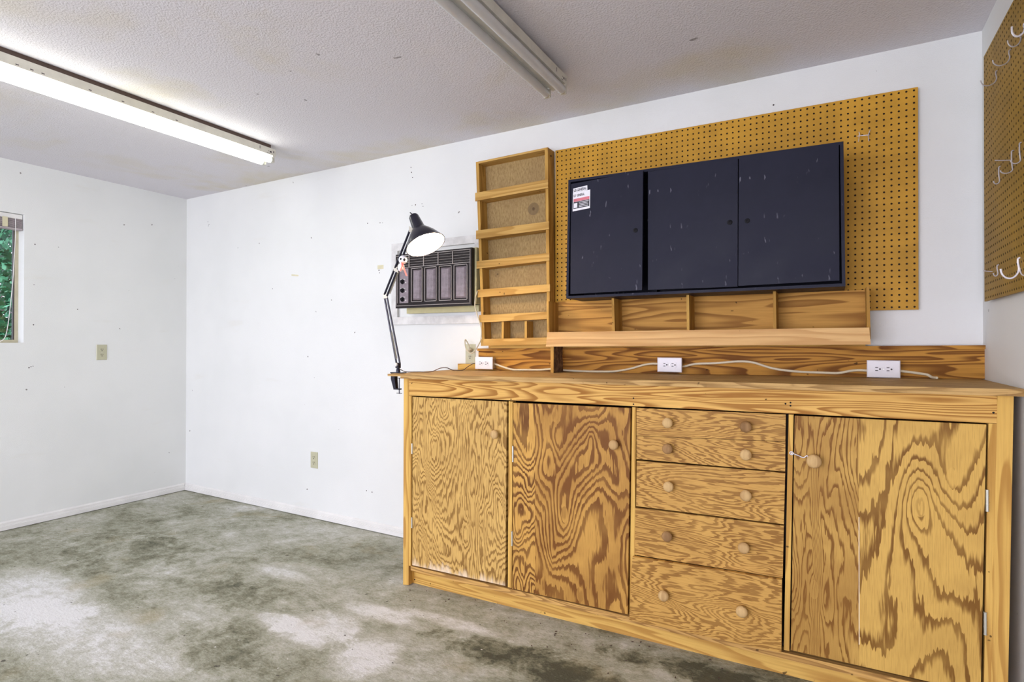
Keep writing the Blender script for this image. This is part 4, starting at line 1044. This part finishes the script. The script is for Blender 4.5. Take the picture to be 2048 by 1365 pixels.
for b_, t_, lab, kd in (((1995, 141), (1963, 161), 'top row curved wire hook nearest the corner on the right pegboard', 'J'), ((2021.6, 99.6), (1987.6, 120), 'top row curved wire hook second from the corner', 'J'),
                        ((2044, 67), (2017.5, 79), 'top row curved wire hook third from the corner', 'J'), ((2052, 46), (2026, 53), 'thick bright curved hook highest on the right pegboard', 'J'),
                        ((2001, 333), (1989, 362), 'middle row short wire hook nearest the corner', 'J'), ((2027, 301), (2003, 341), 'middle row bent wire hook second from the corner', 'J'), ((2043, 285), (2024, 321), 'middle row bent wire hook third from the corner', 'J'),
                        ((2024, 321), (1991.5, 320.8), 'straight wire peg among the middle row hooks', 'P'), ((1997.7, 530), (1992, 546), 'small dark hook low beside the corner', 'J'), ((1985, 544), (1968, 541.7), 'short straight peg at the lower corner edge of the right pegboard', 'P'),
                        ((2040, 516), (2003.5, 538), 'large bright curved hook low on the right pegboard', 'J'), ((2056, 512), (2042, 536), 'low curved hook cut by the photo edge', 'J')):
    hook_on_right(b_, t_, lab, .0028 if 'bright' in lab else .0019, kd)
# double wire hook on the back pegboard
yb_ = -0.0205
a = un(1714.5, 272.5, 1, -.026); b = un(1739, 269.8, 1, -.026); c1 = un(1717, 283, 1, -.075); c2 = un(1737.5, 282, 1, -.075); u1 = un(1718, 262, 1, -.035); u2 = un(1741, 258, 1, -.035)
bm = bmesh.new(); tube(bm, [a, b], .0018, 7)
for s, e, u in ((a+Vector((.008, 0, 0)), c1, u1), (b-Vector((.004, 0, 0)), c2, u2)):
    tube(bm, spline([Vector((u.x, yb_-.001, u.z)), u.lerp(s, .5)+Vector((0, -.004, 0)), s+Vector((0, -.003, 0)), s.lerp(e, .6)+Vector((0, 0, .003)), e], 4), .0018, 7)
tag(obj('double_wire_hook', bm, M['chrome'], smooth=True), 'bright double wire hook near the top right of the back pegboard', 'hook')

# ------------------------------------------------------------------ marks left on the walls (plugs, nails, tape)
bm = bmesh.new(); random.seed(3)
def dot(px, py, r=.004, ax_=1):
    bm = bmesh.new(); p = un(px, py, ax_, 0)
    if ax_ == 1: lathe(bm, (p.x, 0.0005, p.z), (0, -1, 0), [(0, r), (.0012, r*.8)], 8)
    else: lathe(bm, (-.0005, p.y, p.z), (1, 0, 0), [(0, r), (.0012, r*.8)], 8)
    obj('nail_hole', bm, M['slot'], bpy.data.objects['wall_back' if ax_ == 1 else 'wall_left'])
for q in ((416, 444), (418, 449), (417, 452), (735, 447), (760, 446), (765, 446), (824, 411), (831, 410), (844, 408), (846, 413), (758, 541), (759, 546), (823, 345), (822, 335), (825, 355), (476, 496), (733, 982), (744, 985), (545, 578), (1547, 210)): dot(*q, random.uniform(.0025, .005))
for q in ((70, 489), (68, 570), (67, 650), (155, 619), (62, 734), (66, 733), (58, 736)): dot(*q, random.uniform(.003, .005), 0)
for q in ([(322, 590), (370, 594.5), (370, 599), (322, 595)], [(583, 549), (597, 550), (597, 553), (583, 552)], [(755, 531), (767, 530), (767, 538), (755, 539)]): obj('tape', Q(q, -0.0004, 0.0004), M['tape'], bpy.data.objects['wall_back'])
# litter along the toe kick
bm = bmesh.new()
for i in range(90):
    x = random.uniform(2.9, 4.9); y = -0.53-abs(random.gauss(0, .12)); s = random.uniform(.0015, .006)
    p = Vector((x, y, floor_z(x)+.0012)); a = random.uniform(0, 6.28); u = Vector((math.cos(a), math.sin(a), 0)); v = Vector((-math.sin(a), math.cos(a), 0))
    q = [p+u*s, p+v*s*.5, p-u*s, p-v*s*.5]; hexa(bm, q, [w+Vector((0, 0, s*.4)) for w in q])
tag(obj('floor_litter', bm, M['fixgap']), 'small dark scraps scattered on the floor along the workbench toe kick', 'litter', kind='stuff')
